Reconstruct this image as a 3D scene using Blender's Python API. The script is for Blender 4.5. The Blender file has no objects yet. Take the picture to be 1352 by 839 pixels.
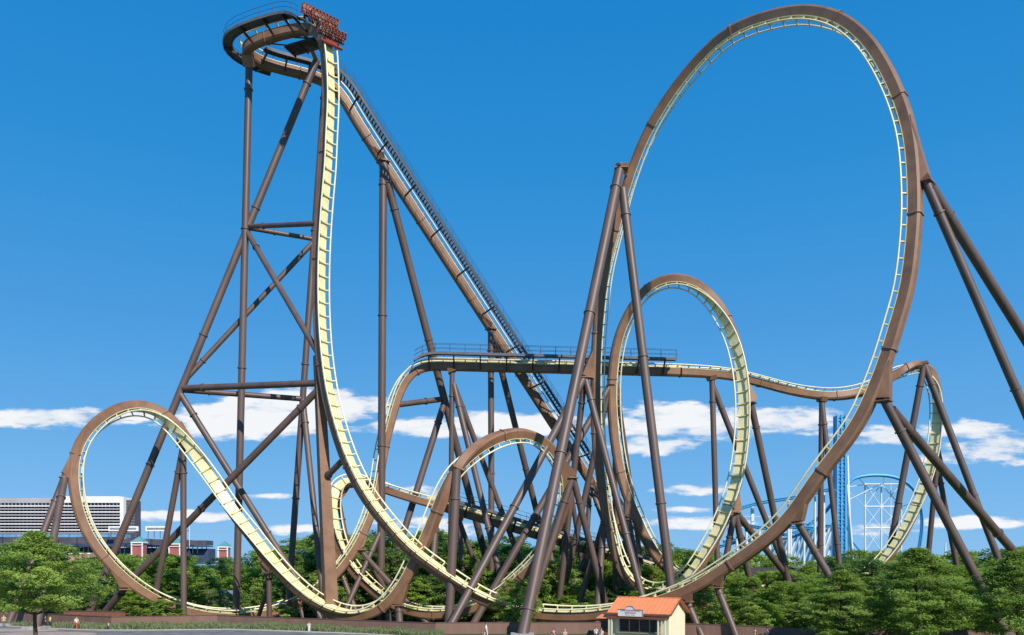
import bpy, bmesh, math, random
from mathutils import Vector, Matrix
random.seed(7)
C = bpy.context.scene.collection
K = 1.3            # metres per site unit
F = 1100.0         # focal length in photo pixels
CX, HY = 676.0, 745.0
EYE = 8.0
V = Vector

def at(px, py, Y):
    """point seen at photo pixel (px,py) standing Y site units away"""
    return V(((px-CX)/F*Y*K, Y*K, (EYE+(HY-py)/F*Y)*K))
def proj(p):
    return (CX+F*p.x/p.y, HY-F*(p.z-EYE*K)/p.y)
def sm(a, b, x):
    t = min(1, max(0, (x-a)/(b-a))); return t*t*(3-2*t)
def gz(X, Y):
    """ground height (metres) at world X,Y (metres)"""
    x, y = X/K, Y/K
    pts = [(-60, 1.5), (-30, 1.45), (-8, 1.1), (8, .9), (20, .6), (35, .5), (60, .5)]
    if x <= pts[0][0]: h = pts[0][1]
    elif x >= pts[-1][0]: h = pts[-1][1]
    else:
        for (a, ha), (b, hb) in zip(pts, pts[1:]):
            if a <= x <= b: h = ha+(hb-ha)*sm(a, b, x); break
    return K*(h*(1-sm(86, 100, y)) + .2*sm(86, 100, y))

# ------------------------------------------------------------------ materials
def nt(name):
    m = bpy.data.materials.new(name); m.use_nodes = True
    n = m.node_tree; b = n.nodes['Principled BSDF']
    return m, n, b
def mat(name, col, rough=.5, var=.12, scale=3.0, metal=0, dirt=None, bump=0, spec=.5, streak=False):
    m, n, b = nt(name)
    tc = n.nodes.new('ShaderNodeTexCoord')
    src = tc.outputs['Object']
    if streak:
        mp = n.nodes.new('ShaderNodeMapping'); mp.inputs['Scale'].default_value = (1, 1, .12)
        n.links.new(src, mp.inputs[0]); src = mp.outputs[0]
    no = n.nodes.new('ShaderNodeTexNoise'); no.inputs['Scale'].default_value = scale
    no.inputs['Detail'].default_value = 5; no.inputs['Roughness'].default_value = .6
    n.links.new(src, no.inputs['Vector'])
    r = n.nodes.new('ShaderNodeValToRGB')
    c = V(col)
    lo = dirt if dirt else tuple(c*(1-var*1.6))
    r.color_ramp.elements[0].color = (*lo, 1); r.color_ramp.elements[0].position = .3
    hi = c*(1+var)
    r.color_ramp.elements[1].color = (*hi, 1); r.color_ramp.elements[1].position = .65
    n.links.new(no.outputs[0], r.inputs[0]); n.links.new(r.outputs[0], b.inputs['Base Color'])
    rr = n.nodes.new('ShaderNodeMapRange'); rr.inputs[3].default_value = max(0, rough-.08); rr.inputs[4].default_value = min(1, rough+.12)
    n.links.new(no.outputs[0], rr.inputs[0]); n.links.new(rr.outputs[0], b.inputs['Roughness'])
    b.inputs['Metallic'].default_value = metal
    b.inputs['Specular IOR Level'].default_value = spec
    if bump:
        bp = n.nodes.new('ShaderNodeBump'); bp.inputs['Strength'].default_value = bump; bp.inputs['Distance'].default_value = .05
        n.links.new(no.outputs[0], bp.inputs['Height']); n.links.new(bp.outputs[0], b.inputs['Normal'])
    return m
M = {}
M['spine'] = mat('track_brown_paint', (.255, .130, .070), .52, .16, .5)
M['plate'] = mat('track_yellow_paint', (.85, .735, .37), .38, .09, .9)
M['rail'] = mat('rail_cream_paint', (.84, .77, .50), .35, .06, 1.0)
M['tie'] = mat('crosstie_cream_paint', (.62, .53, .25), .45, .08, 1.0)
M['post'] = mat('support_brown_paint', (.122, .077, .060), .48, .16, .45, spec=.6, streak=True)
M['dark'] = mat('dark_walkway_steel', (.045, .038, .036), .55, .2, 2)
M['grate'] = mat('galvanised_grating', (.12, .115, .125), .6, .2, 2)
M['concrete'] = mat('footing_concrete', (.38, .36, .33), .9, .15, 3, bump=.3)
M['fence'] = mat('brown_fence_panel', (.215, .12, .088), .7, .10, .8, streak=True)
M['fencetrim'] = mat('brown_fence_cap', (.13, .075, .06), .7, .1, 1)
M['redwall'] = mat('red_low_wall', (.27, .10, .065), .8, .15, 1.5)
M['asphalt'] = mat('road_asphalt', (.19, .175, .17), .9, .22, .5, bump=.2)
M['kerb'] = mat('pale_kerb_concrete', (.46, .42, .37), .85, .1, 2)
M['paving'] = mat('tan_paving', (.40, .31, .24), .85, .12, 1.2)
M['roof'] = mat('orange_roof_sheet', (.86, .29, .12), .5, .05, 1.2)
M['cream'] = mat('cream_stucco', (.86, .76, .52), .8, .025, 2)
M['tan'] = mat('tan_board', (.45, .32, .2), .7, .1, 2)
M['trim'] = mat('brown_red_trim', (.26, .085, .045), .6, .1, 2)
M['white'] = mat('white_paint', (.9, .88, .84), .5, .05, 1)
M['pink'] = mat('pink_lettering', (.62, .12, .2), .6, .05, 1)
M['greytext'] = mat('grey_lettering', (.25, .25, .26), .6, .05, 1)
M['glassdark'] = mat('dark_window_glass', (.02, .022, .026), .12, .1, 1)
M['bluec'] = mat('blue_coaster_paint', (.07, .38, .68), .4, .1, .1)
M['whitec'] = mat('white_coaster_steel', (.72, .74, .76), .5, .05, .1)
M['navy'] = mat('navy_cladding', (.045, .065, .13), .6, .15, .2)
M['navy2'] = mat('slate_cladding', (.09, .08, .105), .6, .15, .2)
M['lblue'] = mat('light_blue_roof', (.16, .36, .55), .5, .1, .2)
M['redbrick'] = mat('red_tower_wall', (.42, .12, .11), .7, .1, .4)
M['teal'] = mat('teal_tile_roof', (.10, .30, .30), .6, .1, .4)
M['hotelw'] = mat('hotel_white_concrete', (.84, .82, .77), .8, .04, .1)
M['hotelband'] = mat('hotel_balcony_band', (.42, .39, .40), .8, .08, .1)
M['hotelg'] = mat('hotel_dark_glazing', (.06, .045, .06), .35, .3, .12)
M['greyroof'] = mat('grey_shingle_roof', (.16, .17, .19), .85, .15, 2)
M['brownroof'] = mat('rust_brown_roof', (.16, .055, .03), .7, .15, 2)
M['bark'] = mat('tree_bark', (.10, .07, .05), .95, .25, 3, bump=.6)
M['trainred'] = mat('train_red_shell', (.30, .045, .03), .35, .1, 2)
M['seat'] = mat('seat_rust_red', (.38, .085, .05), .5, .15, 3)
M['black'] = mat('black_rubber', (.02, .02, .02), .6, .1, 3)
M['skin'] = mat('skin_tone', (.55, .32, .22), .6, .05, 3)
M['hair'] = mat('dark_hair', (.05, .03, .02), .7, .1, 3)

def leafmat(name, dark, light):
    m, n, b = nt(name)
    at_ = n.nodes.new('ShaderNodeAttribute'); at_.attribute_name = 'tone'
    oi = n.nodes.new('ShaderNodeObjectInfo')
    add = n.nodes.new('ShaderNodeMath'); add.operation = 'MULTIPLY_ADD'; add.inputs[1].default_value = .42
    n.links.new(oi.outputs['Random'], add.inputs[0]); n.links.new(at_.outputs['Fac'], add.inputs[2])
    r = n.nodes.new('ShaderNodeValToRGB')
    r.color_ramp.elements[0].color = (*dark, 1); r.color_ramp.elements[0].position = .1
    r.color_ramp.elements[1].color = (*light, 1); r.color_ramp.elements[1].position = 1.1 if False else 1
    n.links.new(add.outputs[0], r.inputs[0]); n.links.new(r.outputs[0], b.inputs['Base Color'])
    b.inputs['Roughness'].default_value = .6; b.inputs['Specular IOR Level'].default_value = .25
    t = n.nodes.new('ShaderNodeBsdfTranslucent'); n.links.new(r.outputs[0], t.inputs[0])
    mx = n.nodes.new('ShaderNodeMixShader'); mx.inputs[0].default_value = .5
    n.links.new(b.outputs[0], mx.inputs[1]); n.links.new(t.outputs[0], mx.inputs[2])
    n.links.new(mx.outputs[0], n.nodes['Material Output'].inputs[0])
    return m
M['leafA'] = leafmat('leaf_mid_green', (.14, .25, .035), (.42, .57, .09))
M['leafB'] = leafmat('leaf_yellow_green', (.15, .255, .04), (.42, .545, .115))
M['leafD'] = leafmat('leaf_dark_green', (.08, .17, .045), (.25, .39, .09))
M['grass'] = leafmat('ornamental_grass', (.16, .21, .08), (.38, .43, .22))
# ground: mown grass and soil mottled
m, n, b = nt('ground_turf'); M['ground'] = m
no = n.nodes.new('ShaderNodeTexNoise'); no.inputs['Scale'].default_value = .08; no.inputs['Detail'].default_value = 8
tc = n.nodes.new('ShaderNodeTexCoord'); n.links.new(tc.outputs['Object'], no.inputs[0])
r = n.nodes.new('ShaderNodeValToRGB'); r.color_ramp.elements[0].color = (.035, .07, .02, 1); r.color_ramp.elements[0].position = .35
r.color_ramp.elements[1].color = (.12, .15, .05, 1); r.color_ramp.elements[1].position = .7
n.links.new(no.outputs[0], r.inputs[0]); n.links.new(r.outputs[0], b.inputs['Base Color']); b.inputs['Roughness'].default_value = .95

# ------------------------------------------------------------------ helpers
def org(o):
    p = V((0, 0, 0))
    while o is not None:
        p += o.location; o = o.parent
    return p
class MB:
    def __init__(s): s.v = []; s.f = []; s.sm = []
    def face(s, pts, smooth=False):
        i = len(s.v); s.v += [V(p) for p in pts]; s.f.append(tuple(range(i, i+len(pts)))); s.sm.append(smooth)
    def grid(s, rows, smooth=True, close=False):
        i0 = len(s.v); nr, nc = len(rows), len(rows[0])
        for r_ in rows: s.v += [V(p) for p in r_]
        for a in range(nr-1):
            for c in range(nc if close else nc-1):
                d = (c+1) % nc
                s.f.append((i0+a*nc+c, i0+a*nc+d, i0+(a+1)*nc+d, i0+(a+1)*nc+c)); s.sm.append(smooth)
    def tube(s, a, b, r0, r1=None, n=12, cap=True):
        a, b = V(a), V(b); r1 = r0 if r1 is None else r1
        d = (b-a).normalized(); x = d.orthogonal().normalized(); y = d.cross(x)
        ra = [a+(x*math.cos(t)+y*math.sin(t))*r0 for t in [2*math.pi*k/n for k in range(n)]]
        rb = [b+(x*math.cos(t)+y*math.sin(t))*r1 for t in [2*math.pi*k/n for k in range(n)]]
        s.grid([ra, rb], True, True)
        if cap: s.face(list(reversed(ra))); s.face(rb)
    def path(s, pts, r, n=8):
        rows = []; x = None
        for i, p in enumerate(pts):
            d = (pts[min(i+1, len(pts)-1)]-pts[max(i-1, 0)]).normalized()
            if x is None: x = d.orthogonal().normalized()
            x = (x-d*x.dot(d)).normalized(); y = d.cross(x)
            rad = r[i] if isinstance(r, list) else r
            rows.append([p+(x*math.cos(t)+y*math.sin(t))*rad for t in [2*math.pi*k/n for k in range(n)]])
        s.grid(rows, True, True); s.face(list(reversed(rows[0]))); s.face(rows[-1])
    def hexa(s, b, t):
        """b,t: four points each (bottom ring, top ring)"""
        s.face(list(reversed(b))); s.face(t)
        for k in range(4):
            j = (k+1) % 4; s.face([b[k], b[j], t[j], t[k]])
    def box(s, c, h, ax=None):
        c = V(c)
        ex, ey, ez = ax if ax else (V((1, 0, 0)), V((0, 1, 0)), V((0, 0, 1)))
        P = lambda i, j, k: c+ex*h[0]*i+ey*h[1]*j+ez*h[2]*k
        s.hexa([P(-1, -1, -1), P(1, -1, -1), P(1, 1, -1), P(-1, 1, -1)], [P(-1, -1, 1), P(1, -1, 1), P(1, 1, 1), P(-1, 1, 1)])
    def beam(s, a, b, w, h, up=V((0, 0, 1)), w2=None, h2=None):
        a, b = V(a), V(b); d = (b-a).normalized(); l = d.cross(up)
        if l.length < 1e-3: l = d.orthogonal()
        l.normalize(); u = l.cross(d)
        w2 = w if w2 is None else w2; h2 = h if h2 is None else h2
        R = lambda p, w_, h_: [p-l*w_-u*h_, p+l*w_-u*h_, p+l*w_+u*h_, p-l*w_+u*h_]
        s.hexa(list(reversed(R(a, w, h))), list(reversed(R(b, w2, h2))))
    def mesh(s, name, m, off=V((0, 0, 0)), fix=True):
        me = bpy.data.meshes.new(name)
        me.from_pydata([tuple(p-off) for p in s.v], [], s.f)
        me.polygons.foreach_set('use_smooth', s.sm)
        me.materials.append(m)
        if fix:
            bm = bmesh.new(); bm.from_mesh(me); bmesh.ops.recalc_face_normals(bm, faces=bm.faces); bm.to_mesh(me); bm.free()
        me.update(); return me
    def build(s, name, m, parent=None, loc=None, label=None, fix=True):
        o0 = org(parent) if parent else (V(loc) if loc is not None else V((0, 0, 0)))
        o = bpy.data.objects.new(name, s.mesh(name, m, o0, fix)); C.objects.link(o)
        if parent: o.parent = parent
        elif loc is not None: o.location = loc
        if label: o['label'] = label
        return o
def tag(o, label=None, cat=None, group=None, kind=None):
    if label: o['label'] = label
    if cat: o['category'] = cat
    if group: o['group'] = group
    if kind: o['kind'] = kind
    return o
def thing(name, loc, label, cat, group=None):
    o = bpy.data.objects.new(name, None); C.objects.link(o); o.location = loc; o.empty_display_size = .5
    return tag(o, label, cat, group)

# ------------------------------------------------------------------ the circuit: control points (px, py, Y, up) in running order
P = []
def seg(name, pts): P.append((name, pts))
L45 = (-.55, -.25, .72)
# lift: straight 3D line
a = at(872, 772, 128); b = at(486, 177, 108)
lift = []
for k in range(9):
    p = a.lerp(b, k/8); q = proj(p); lift.append((q[0], q[1], p.y/K, (.56*1.0, .27, .64)))
seg('lift', lift+[(468, 148, 107.3, (.5, .24, .75)), (455, 124, 106.9, (.3, .15, .92))])
seg('turn', [(440, 109, 106.6, (.1, 0, 1)), (415, 97, 106, (0, 0, 1)), (378, 88, 104.6, (0, 0, 1)), (347, 79, 103.2, (0, 0, 1)), (330, 71, 102, (.0, 0, 1)),
             (321, 63, 100.8, (.0, 0, 1)), (331, 53.5, 99.3, (.0, 0, 1)), (356, 44, 98.3, (0, 0, 1)), (379, 37.5, 97.4, (0, 0, 1)), (398, 33.5, 96.6, (0, 0, 1)),
             (410, 32, 95.6, (.0, -.0, 1)), (418, 34, 94.6, (.15, -.2, .95)), (425, 39.5, 93.9, (.35, -.5, .75)), (430, 47.5, 93.5, (.5, -.65, .5))])
seg('drop', [(433.5, 57, 93.3, (.65, -.7, .22)), (435, 70, 93.3, (.82, -.57, .03)), (435.2, 84, 93.4, (.82, -.57, 0)), (436.7, 117, 93.4, (.82, -.57, 0)), (436, 150, 93.4, (.82, -.57, 0)), (434, 184, 93.4, (.82, -.57, 0)),
             (433, 217, 93.4, (.82, -.57, 0)), (430, 250, 93.4, (.82, -.57, 0)), (426, 303, 93.4, (.82, -.57, 0)), (424, 353, 93.4, (.82, -.57, 0)), (424, 402, 93.3, (.82, -.57, .0)), (427, 458, 93, (.82, -.57, .05)),
             (434.5, 514, 92.5, (.8, -.57, .15)), (447, 564, 91.7, (.78, -.56, .25)), (462, 607, 91, (.75, -.55, .35)), (484, 650, 90.2, (.68, -.52, .48)), (507, 681, 89.6, (.6, -.5, .6)),
             (544, 722.5, 88.8, (.5, -.48, .7)), (575, 746, 88.4, (.4, -.45, .78))])
seg('big', [(610.6, 770, 88.2, (.28, -.4, .85)), (645, 790, 88, (.15, -.33, .92)), (690, 803, 88, (.02, -.26, .96)), (740, 808, 88, (0, -.2, .97)), (790, 807, 87, (-.03, -.12, .98)), (825, 801, 86, (-.06, -.06, .98)),
            (863, 789.5, 85, (-.1, -.02, .97)), (908, 774, 83.2, (-.18, .1, .96)), (939, 756, 82, (-.24, .18, .94)), (984, 726, 80.2, (-.32, .28, .9)), (1012.6, 704.5, 79.2, (-.38, .34, .85)), (1039, 679, 78.2, (-.43, .4, .8)),
            (1078, 622, 76.6, (-.53, .5, .68)), (1102, 592.6, 76, (-.57, .54, .6)), (1131, 552, 75.2, (-.62, .58, .5)), (1147, 516, 74.8, (-.65, .6, .42)), (1161.5, 480.5, 74.5, (-.67, .63, .35)), (1177, 430, 74.2, (-.7, .66, .22)),
            (1191, 383, 74, (-.71, .67, .12)), (1199.5, 314, 74, (-.72, .68, .03)), (1201.5, 281, 74.2, (-.72, .68, -.03)), (1200.7, 240, 74.6, (-.72, .67, -.1)), (1198, 200, 75.2, (-.7, .65, -.22)), (1191, 162, 76, (-.65, .6, -.42)),
            (1169, 105, 77.5, (-.52, .48, -.68)), (1139.6, 58.5, 79.2, (-.36, .34, -.85)), (1107, 32.5, 81.3, (-.2, .2, -.95)), (1065, 22, 83.6, (.0, .08, -1)), (1023, 27, 86, (.2, 0, -.97)), (965.5, 48, 89.3, (.45, -.05, -.88)),
            (930, 79.5, 91.8, (.58, -.05, -.8)), (888, 131, 94.5, (.7, 0, -.68)), (856.5, 183.5, 96.7, (.82, .05, -.52)), (830, 252, 98.6, (.9, .1, -.4)), (819.6, 291.5, 99.4, (.93, .12, -.32)), (809.7, 329, 100, (.95, .14, -.24)),
            (801, 366, 100.6, (.96, .15, -.16)), (795, 420, 101.2, (.98, .16, -.08)), (791.5, 470, 101.6, (1, .16, 0)), (791, 530, 102, (1, .14, .02)), (793, 590, 102.2, (.98, .08, .06)),
            (799, 636, 102.2, (.96, 0, .14)), (803, 671.5, 102, (.94, -.1, .22)), (811, 707, 101.6, (.88, -.22, .38)), (819, 736, 101, (.75, -.3, .55)), (832, 762, 100, (.5, -.36, .78))])
seg('med', [(851, 776, 98.8, (.25, -.4, .88)), (875, 780, 97.8, (-.05, -.45, .88)), (898, 770, 97.2, (-.3, -.52, .78)), (915, 753.5, 97, (-.45, -.56, .68)), (931.5, 727, 97, (-.42, -.68, .55)), (948, 698.7, 97.1, (-.46, -.74, .46)),
            (959, 672, 97.3, (-.48, -.78, .38)), (967, 651, 97.5, (-.49, -.81, .3)), (974, 625, 97.8, (-.5, -.84, .22)), (980, 583, 98.3, (-.5, -.86, .1)), (982, 535, 99, (-.5, -.86, 0)), (978, 488, 99.8, (-.52, -.82, -.14)),
            (966, 442, 101, (-.52, -.7, -.34)), (944.5, 404, 102.2, (-.5, -.4, -.7)), (918, 380, 103.4, (-.25, -.15, -.92)), (892, 371.5, 104.4, (.1, 0, -1)), (866, 378, 105.4, (.4, .08, -.9)), (845, 397, 106.2, (.65, .12, -.75)),
            (830, 424, 106.9, (.82, .14, -.55)), (821, 446, 107.3, (.9, .15, -.4)), (815, 475, 107.7, (.96, .16, -.2)), (812, 515, 108, (1, .16, 0)), (814, 563, 108.2, (.99, .16, .1)), (819.5, 605, 108.2, (.95, .12, .25)),
            (830, 648, 108, (.88, .12, .42)), (850, 695, 107.8, (.76, .1, .62)), (862, 719, 107.7, (.68, .06, .72)), (877.6, 743, 107.8, (.5, .02, .85))])
seg('curve', [(895, 757, 108.5, (.3, 0, .95)), (930, 771, 110.5, (.1, -.05, 1)), (970, 776, 113, (0, -.05, 1)), (1012, 778, 115, (0, -.1, 1)), (1070, 778, 117.5, (0, -.15, 1)), (1120, 771, 119, (-.15, -.3, .95)), (1158, 748, 119.6, (-.4, -.5, .75)),
              (1186.7, 711, 119.8, (-.55, -.65, .5)), (1201, 685.5, 120, (-.6, -.68, .4)), (1214, 657, 120.2, (-.57, -.76, .28)), (1226, 624, 120.4, (-.58, -.79, .18)), (1232.6, 595, 120.5, (-.58, -.8, .1)), (1236, 565, 120.6, (-.6, -.8, 0)),
              (1237.5, 542, 120.6, (-.65, -.72, -.14)), (1236, 518, 120.6, (-.6, -.6, -.4)), (1230, 498, 120.6, (-.42, -.35, -.75)), (1220, 486, 120.6, (-.15, .25, -.9)), (1208, 483.5, 120.6, (0, .8, -.6)), (1190, 489, 120.5, (0, 1, .1)),
              (1173.5, 499, 120.2, (.05, .9, .45)), (1154, 509, 119.8, (.05, .7, .7)), (1130.6, 516.5, 119.2, (.02, .45, .88)), (1099.6, 519.5, 118.4, (0, .15, .98)), (1071, 517, 117.5, (0, -.05, 1)), (1040, 511, 116.6, (0, -.22, .97)), (993.5, 498.4, 115, (0, -.28, .96)),
              (962.5, 492, 114, (0, -.18, .98)), (931.5, 489, 113.2, (0, -.08, 1))])
seg('mcbr', [(896, 487.3, 112.6, (0, 0, 1))]+[(896-42*k, 487.3-1.07*k, 112.6-.08*k, (0, 0, 1)) for k in range(1, 8)]+[(575, 479, 112, (0, 0, 1))])
seg('left', [(558, 480, 111.9, (-.15, -.05, .98)), (543.5, 487, 111.6, (-.5, -.18, .84)), (531, 501, 111.3, (-.7, -.28, .65)), (520.5, 524, 110.9, (-.8, -.4, .42)), (513, 550, 110.4, (-.83, -.47, .25)), (506, 576, 110, (-.84, -.5, .15)),
             (501, 600, 109.6, (-.84, -.52, .1)), (496.5, 632, 109, (-.84, -.5, .12)), (491, 658, 108.5, (-.83, -.45, .25)), (484.5, 680, 108, (-.8, -.38, .42)), (477, 698, 107.6, (-.75, -.33, .55)), (466, 720, 107.2, (-.66, -.27, .7)),
             (450, 744, 106.8, (-.5, -.2, .83)), (418, 776, 106, (-.3, -.14, .93)), (389, 793, 105.2, (-.15, -.12, .97)), (360, 803.5, 104.2, (-.03, -.12, .98)), (333.5, 808.5, 103, (.02, -.12, .98)), (300, 810, 101.6, (.06, -.1, .98)), (267, 807, 100, (.12, -.02, .97)),
             (240, 800, 98.9, (.2, .05, .95)), (217, 791.5, 98, (.3, .12, .92)), (198.5, 781.7, 97.3, (.4, .2, .87)), (173.6, 764.7, 96.4, (.5, .28, .8)), (149, 741.4, 95.5, (.58, .36, .7)), (130, 718, 94.9, (.66, .42, .58)), (116, 693, 94.5, (.74, .47, .42)), (107, 665, 94.2, (.8, .5, .25)),
             (103, 640, 94.1, (.83, .53, .08)), (102.5, 616, 94.1, (.83, .53, -.1)), (107, 594, 94.3, (.78, .5, -.32)), (118, 574, 94.5, (.68, .42, -.55)), (133, 559.5, 94.7, (.52, .32, -.78)), (157.6, 544, 95, (.25, .15, -.95)), (182, 539.5, 95.2, (-.05, -.15, -.98)), (206, 545, 95.2, (-.28, -.5, -.8)),
             (226, 560, 95.1, (-.3, -.8, -.5)), (244, 581, 95, (-.15, -.95, -.25)), (263, 607, 94.9, (.1, -.98, 0)), (283, 636, 94.8, (.3, -.9, .2)), (307, 673, 94.5, (.45, -.8, .36)), (331.5, 703, 94.1, (.48, -.72, .5)), (354, 732, 93.8, (.46, -.65, .62)), (380, 761, 93.4, (.38, -.55, .75)),
             (408, 786, 92.9, (.25, -.47, .85))])
seg('loop3', [(430, 799.5, 92.6, (.14, -.42, .9)), (450, 807.5, 92.2, (.04, -.36, .93)), (469, 810, 91.8, (-.05, -.3, .95)), (488, 806.5, 91.3, (-.2, -.2, .95)), (504, 797, 90.9, (-.35, -.1, .92)), (519, 782.5, 90.5, (-.5, 0, .85)), (532, 763, 90.2, (-.62, .08, .76)), (544, 739, 90, (-.72, .2, .62)),
              (556, 715, 89.9, (-.76, .35, .5)), (568, 690, 89.8, (-.72, .55, .4)), (581, 659, 89.8, (-.55, .78, .28)), (595, 631, 89.9, (-.3, .93, .12)), (608, 612.5, 90.2, (-.08, .95, -.15)), (624, 599, 90.8, (.1, .85, -.45)), (645, 586.5, 91.8, (.15, .6, -.78)), (668, 579, 93, (.08, .35, -.93)),
              (688, 576.5, 94.2, (-.1, .2, -.97)), (706, 581, 95.2, (-.35, .1, -.93)), (721, 591.5, 96, (-.62, .03, -.78)), (732, 606, 96.7, (-.82, -.05, -.56)), (741, 625, 97.4, (-.95, -.12, -.25)), (743, 647.7, 98.2, (-.98, -.16, 0)), (739.5, 671.5, 99, (-.95, -.22, .18)), (731, 695, 99.8, (-.86, -.28, .4)),
              (719, 719, 100.5, (-.7, -.3, .62)), (701, 741, 101.2, (-.5, -.28, .8)), (680, 761, 101.9, (-.32, -.22, .92)), (655, 782, 102.4, (-.18, -.16, .96))])
seg('turnb', [(634, 795, 102.8, (-.08, -.12, .98)), (605, 805, 103.3, (0, -.1, .98)), (570, 807.5, 104, (.08, -.12, .98)), (540, 802.5, 104.8, (.2, -.18, .95)), (511, 789, 105.7, (.38, -.24, .88)), (484.5, 767.5, 106.8, (.6, -.28, .74)), (468, 750, 107.4, (.72, -.3, .6)), (456, 731, 107.9, (.8, -.32, .48)),
              (446.5, 707, 108.5, (.88, -.38, .28)), (441.5, 685, 109, (.85, -.5, .12)), (439, 664, 109.5, (.65, -.72, .12)), (440.5, 649, 109.9, (.4, -.85, .3)), (446, 639, 110.2, (.1, -.85, .5)), (456, 633, 110.5, (-.02, -.7, .7)), (472, 633, 110.9, (0, -.45, .88)), (490, 636.5, 111.4, (0, -.25, .95)), (507, 641.6, 111.9, (0, -.15, .97))])
brk = [(534+i*33.8, 650.5+i*10.1, 112.7+i*.75, (.0, -.03, 1)) for i in range(11)]
seg('brake', [(534, 651, 112.7, (0, -.08, 1))]+brk[1:])

ctrl = []; bounds = []
for name, pts in P:
    bounds.append((name, len(ctrl))); ctrl += pts
cp = [at(p[0], p[1], p[2]) for p in ctrl]; cu = [V(p[3]).normalized() for p in ctrl]
# centripetal Catmull-Rom, then uniform resampling and light smoothing
def cr(p0, p1, p2, p3, n):
    t0 = 0; t1 = t0+max(1e-4, (p1-p0).length**.5); t2 = t1+(p2-p1).length**.5; t3 = t2+max(1e-4, (p3-p2).length**.5)
    out = []
    for k in range(n):
        t = t1+(t2-t1)*k/n
        A1 = p0*((t1-t)/(t1-t0))+p1*((t-t0)/(t1-t0)); A2 = p1*((t2-t)/(t2-t1))+p2*((t-t1)/(t2-t1)); A3 = p2*((t3-t)/(t3-t2))+p3*((t-t2)/(t3-t2))
        B1 = A1*((t2-t)/(t2-t0))+A2*((t-t0)/(t2-t0)); B2 = A2*((t3-t)/(t3-t1))+A3*((t-t1)/(t3-t1))
        out.append(B1*((t2-t)/(t2-t1))+B2*((t-t1)/(t2-t1)))
    return out
dense = []; dup_ = []; dind = []
NC = len(cp)
for i in range(NC-1):
    p0 = cp[i-1] if i > 0 else cp[0]*2-cp[1]; p3 = cp[i+2] if i+2 < NC else cp[-1]*2-cp[-2]
    for k, q in enumerate(cr(p0, cp[i], cp[i+1], p3, 24)):
        dense.append(q); dup_.append(cu[i].lerp(cu[i+1], k/24)); dind.append(i+k/24)
DS = .5*K
S = []; U = []; IX = []
acc = 0; S.append(dense[0]); U.append(dup_[0]); IX.append(0)
for i in range(1, len(dense)):
    a, b = dense[i-1], dense[i]; l = (b-a).length; pos = 0
    while acc+(l-pos) >= DS:
        pos += DS-acc; acc = 0; t = pos/l
        S.append(a.lerp(b, t)); U.append(dup_[i-1].lerp(dup_[i], t)); IX.append(dind[i-1]+t*(dind[i]-dind[i-1]))
    acc += l-pos
def smooth(A, w, it):
    for _ in range(it):
        B = list(A)
        for i in range(len(A)):
            lo, hi = max(0, i-w), min(len(A)-1, i+w); w2 = min(i-lo, hi-i)
            q = V((0, 0, 0)); 
            for j in range(i-w2, i+w2+1): q += A[j]
            B[i] = q/(2*w2+1)
        A = B
    return A
S = smooth(S, 2, 3); U = smooth(U, 4, 3)
NS = len(S); T = [(S[min(i+1, NS-1)]-S[max(i-1, 0)]).normalized() for i in range(NS)]
for i in range(NS):
    U[i] = (U[i]-T[i]*U[i].dot(T[i])).normalized()
Lt = [T[i].cross(U[i]).normalized() for i in range(NS)]
def idx(cidx):
    return min(range(NS), key=lambda j: abs(IX[j]-cidx))
EL = {}
for k, (name, c0) in enumerate(bounds):
    c1 = bounds[k+1][1] if k+1 < len(bounds) else NC-1
    EL[name] = (idx(c0), idx(c1))

HW, HH = .55*K, 1.0*K      # half width, depth of the box girder
RG, RH, RR = .84*K, .44*K, .088*K
def fr(i, l, u, t=0): return S[i]+Lt[i]*l+U[i]*u+T[i]*t
# crosstie: U-shaped plate in the (L,U) plane
def tie_mesh():
    mb = MB()
    prof = [(-HW*.98, .062*K), (HW*.98, .062*K), (RG*.985, RH-.05*K), (RG*.84, RH+.0*K), (HW*.55, .2*K), (-HW*.55, .2*K), (-RG*.84, RH+.0*K), (-RG*.985, RH-.05*K)]
    th = .055*K
    a = [V((l, u, -th)) for l, u in prof]; b = [V((l, u, th)) for l, u in prof]
    for quad in ((0, 1, 4, 5), (1, 2, 3, 4), (0, 5, 6, 7)):
        mb.face([a[q] for q in quad]); mb.face([b[q] for q in reversed(quad)])
    n_ = len(prof)
    for k in range(n_):
        j = (k+1) % n_; mb.face([a[k], a[j], b[j], b[k]])
    return mb.mesh('crosstie', M['tie'])
TIE = tie_mesh()
def flange_mesh():
    mb = MB(); e = .10*K; t = .08*K
    o = [(-HW-e, .06*K), (-HW-e, -.82*K), (-.4*K-e*.4, -HH-e), (.4*K+e*.4, -HH-e), (HW+e, -.82*K), (HW+e, .06*K)]
    a = [V((l, u, -t)) for l, u in o]; b = [V((l, u, t)) for l, u in o]
    mb.face(a); mb.face(list(reversed(b)))
    for k in range(6):
        j = (k+1) % 6; mb.face([a[k], a[j], b[j], b[k]])
    return mb.mesh('joint_flange', M['spine'])
FLG = flange_mesh()
def ring_mesh():
    mb = MB(); mb.tube((0, 0, -.5), (0, 0, .5), 1, n=16); return mb.mesh('flange', M['post'])
RING = ring_mesh()
def frame_obj(name, me, i, parent, u=0):
    o = bpy.data.objects.new(name, me); C.objects.link(o); o.parent = parent
    R = Matrix((Lt[i], U[i], T[i])).transposed().to_4x4()
    o.matrix_local = Matrix.Translation(fr(i, 0, u)-org(parent)) @ R
    return o
STEP = 3          # samples per crosstie = 1.5 site units
ELO = {}
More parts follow.
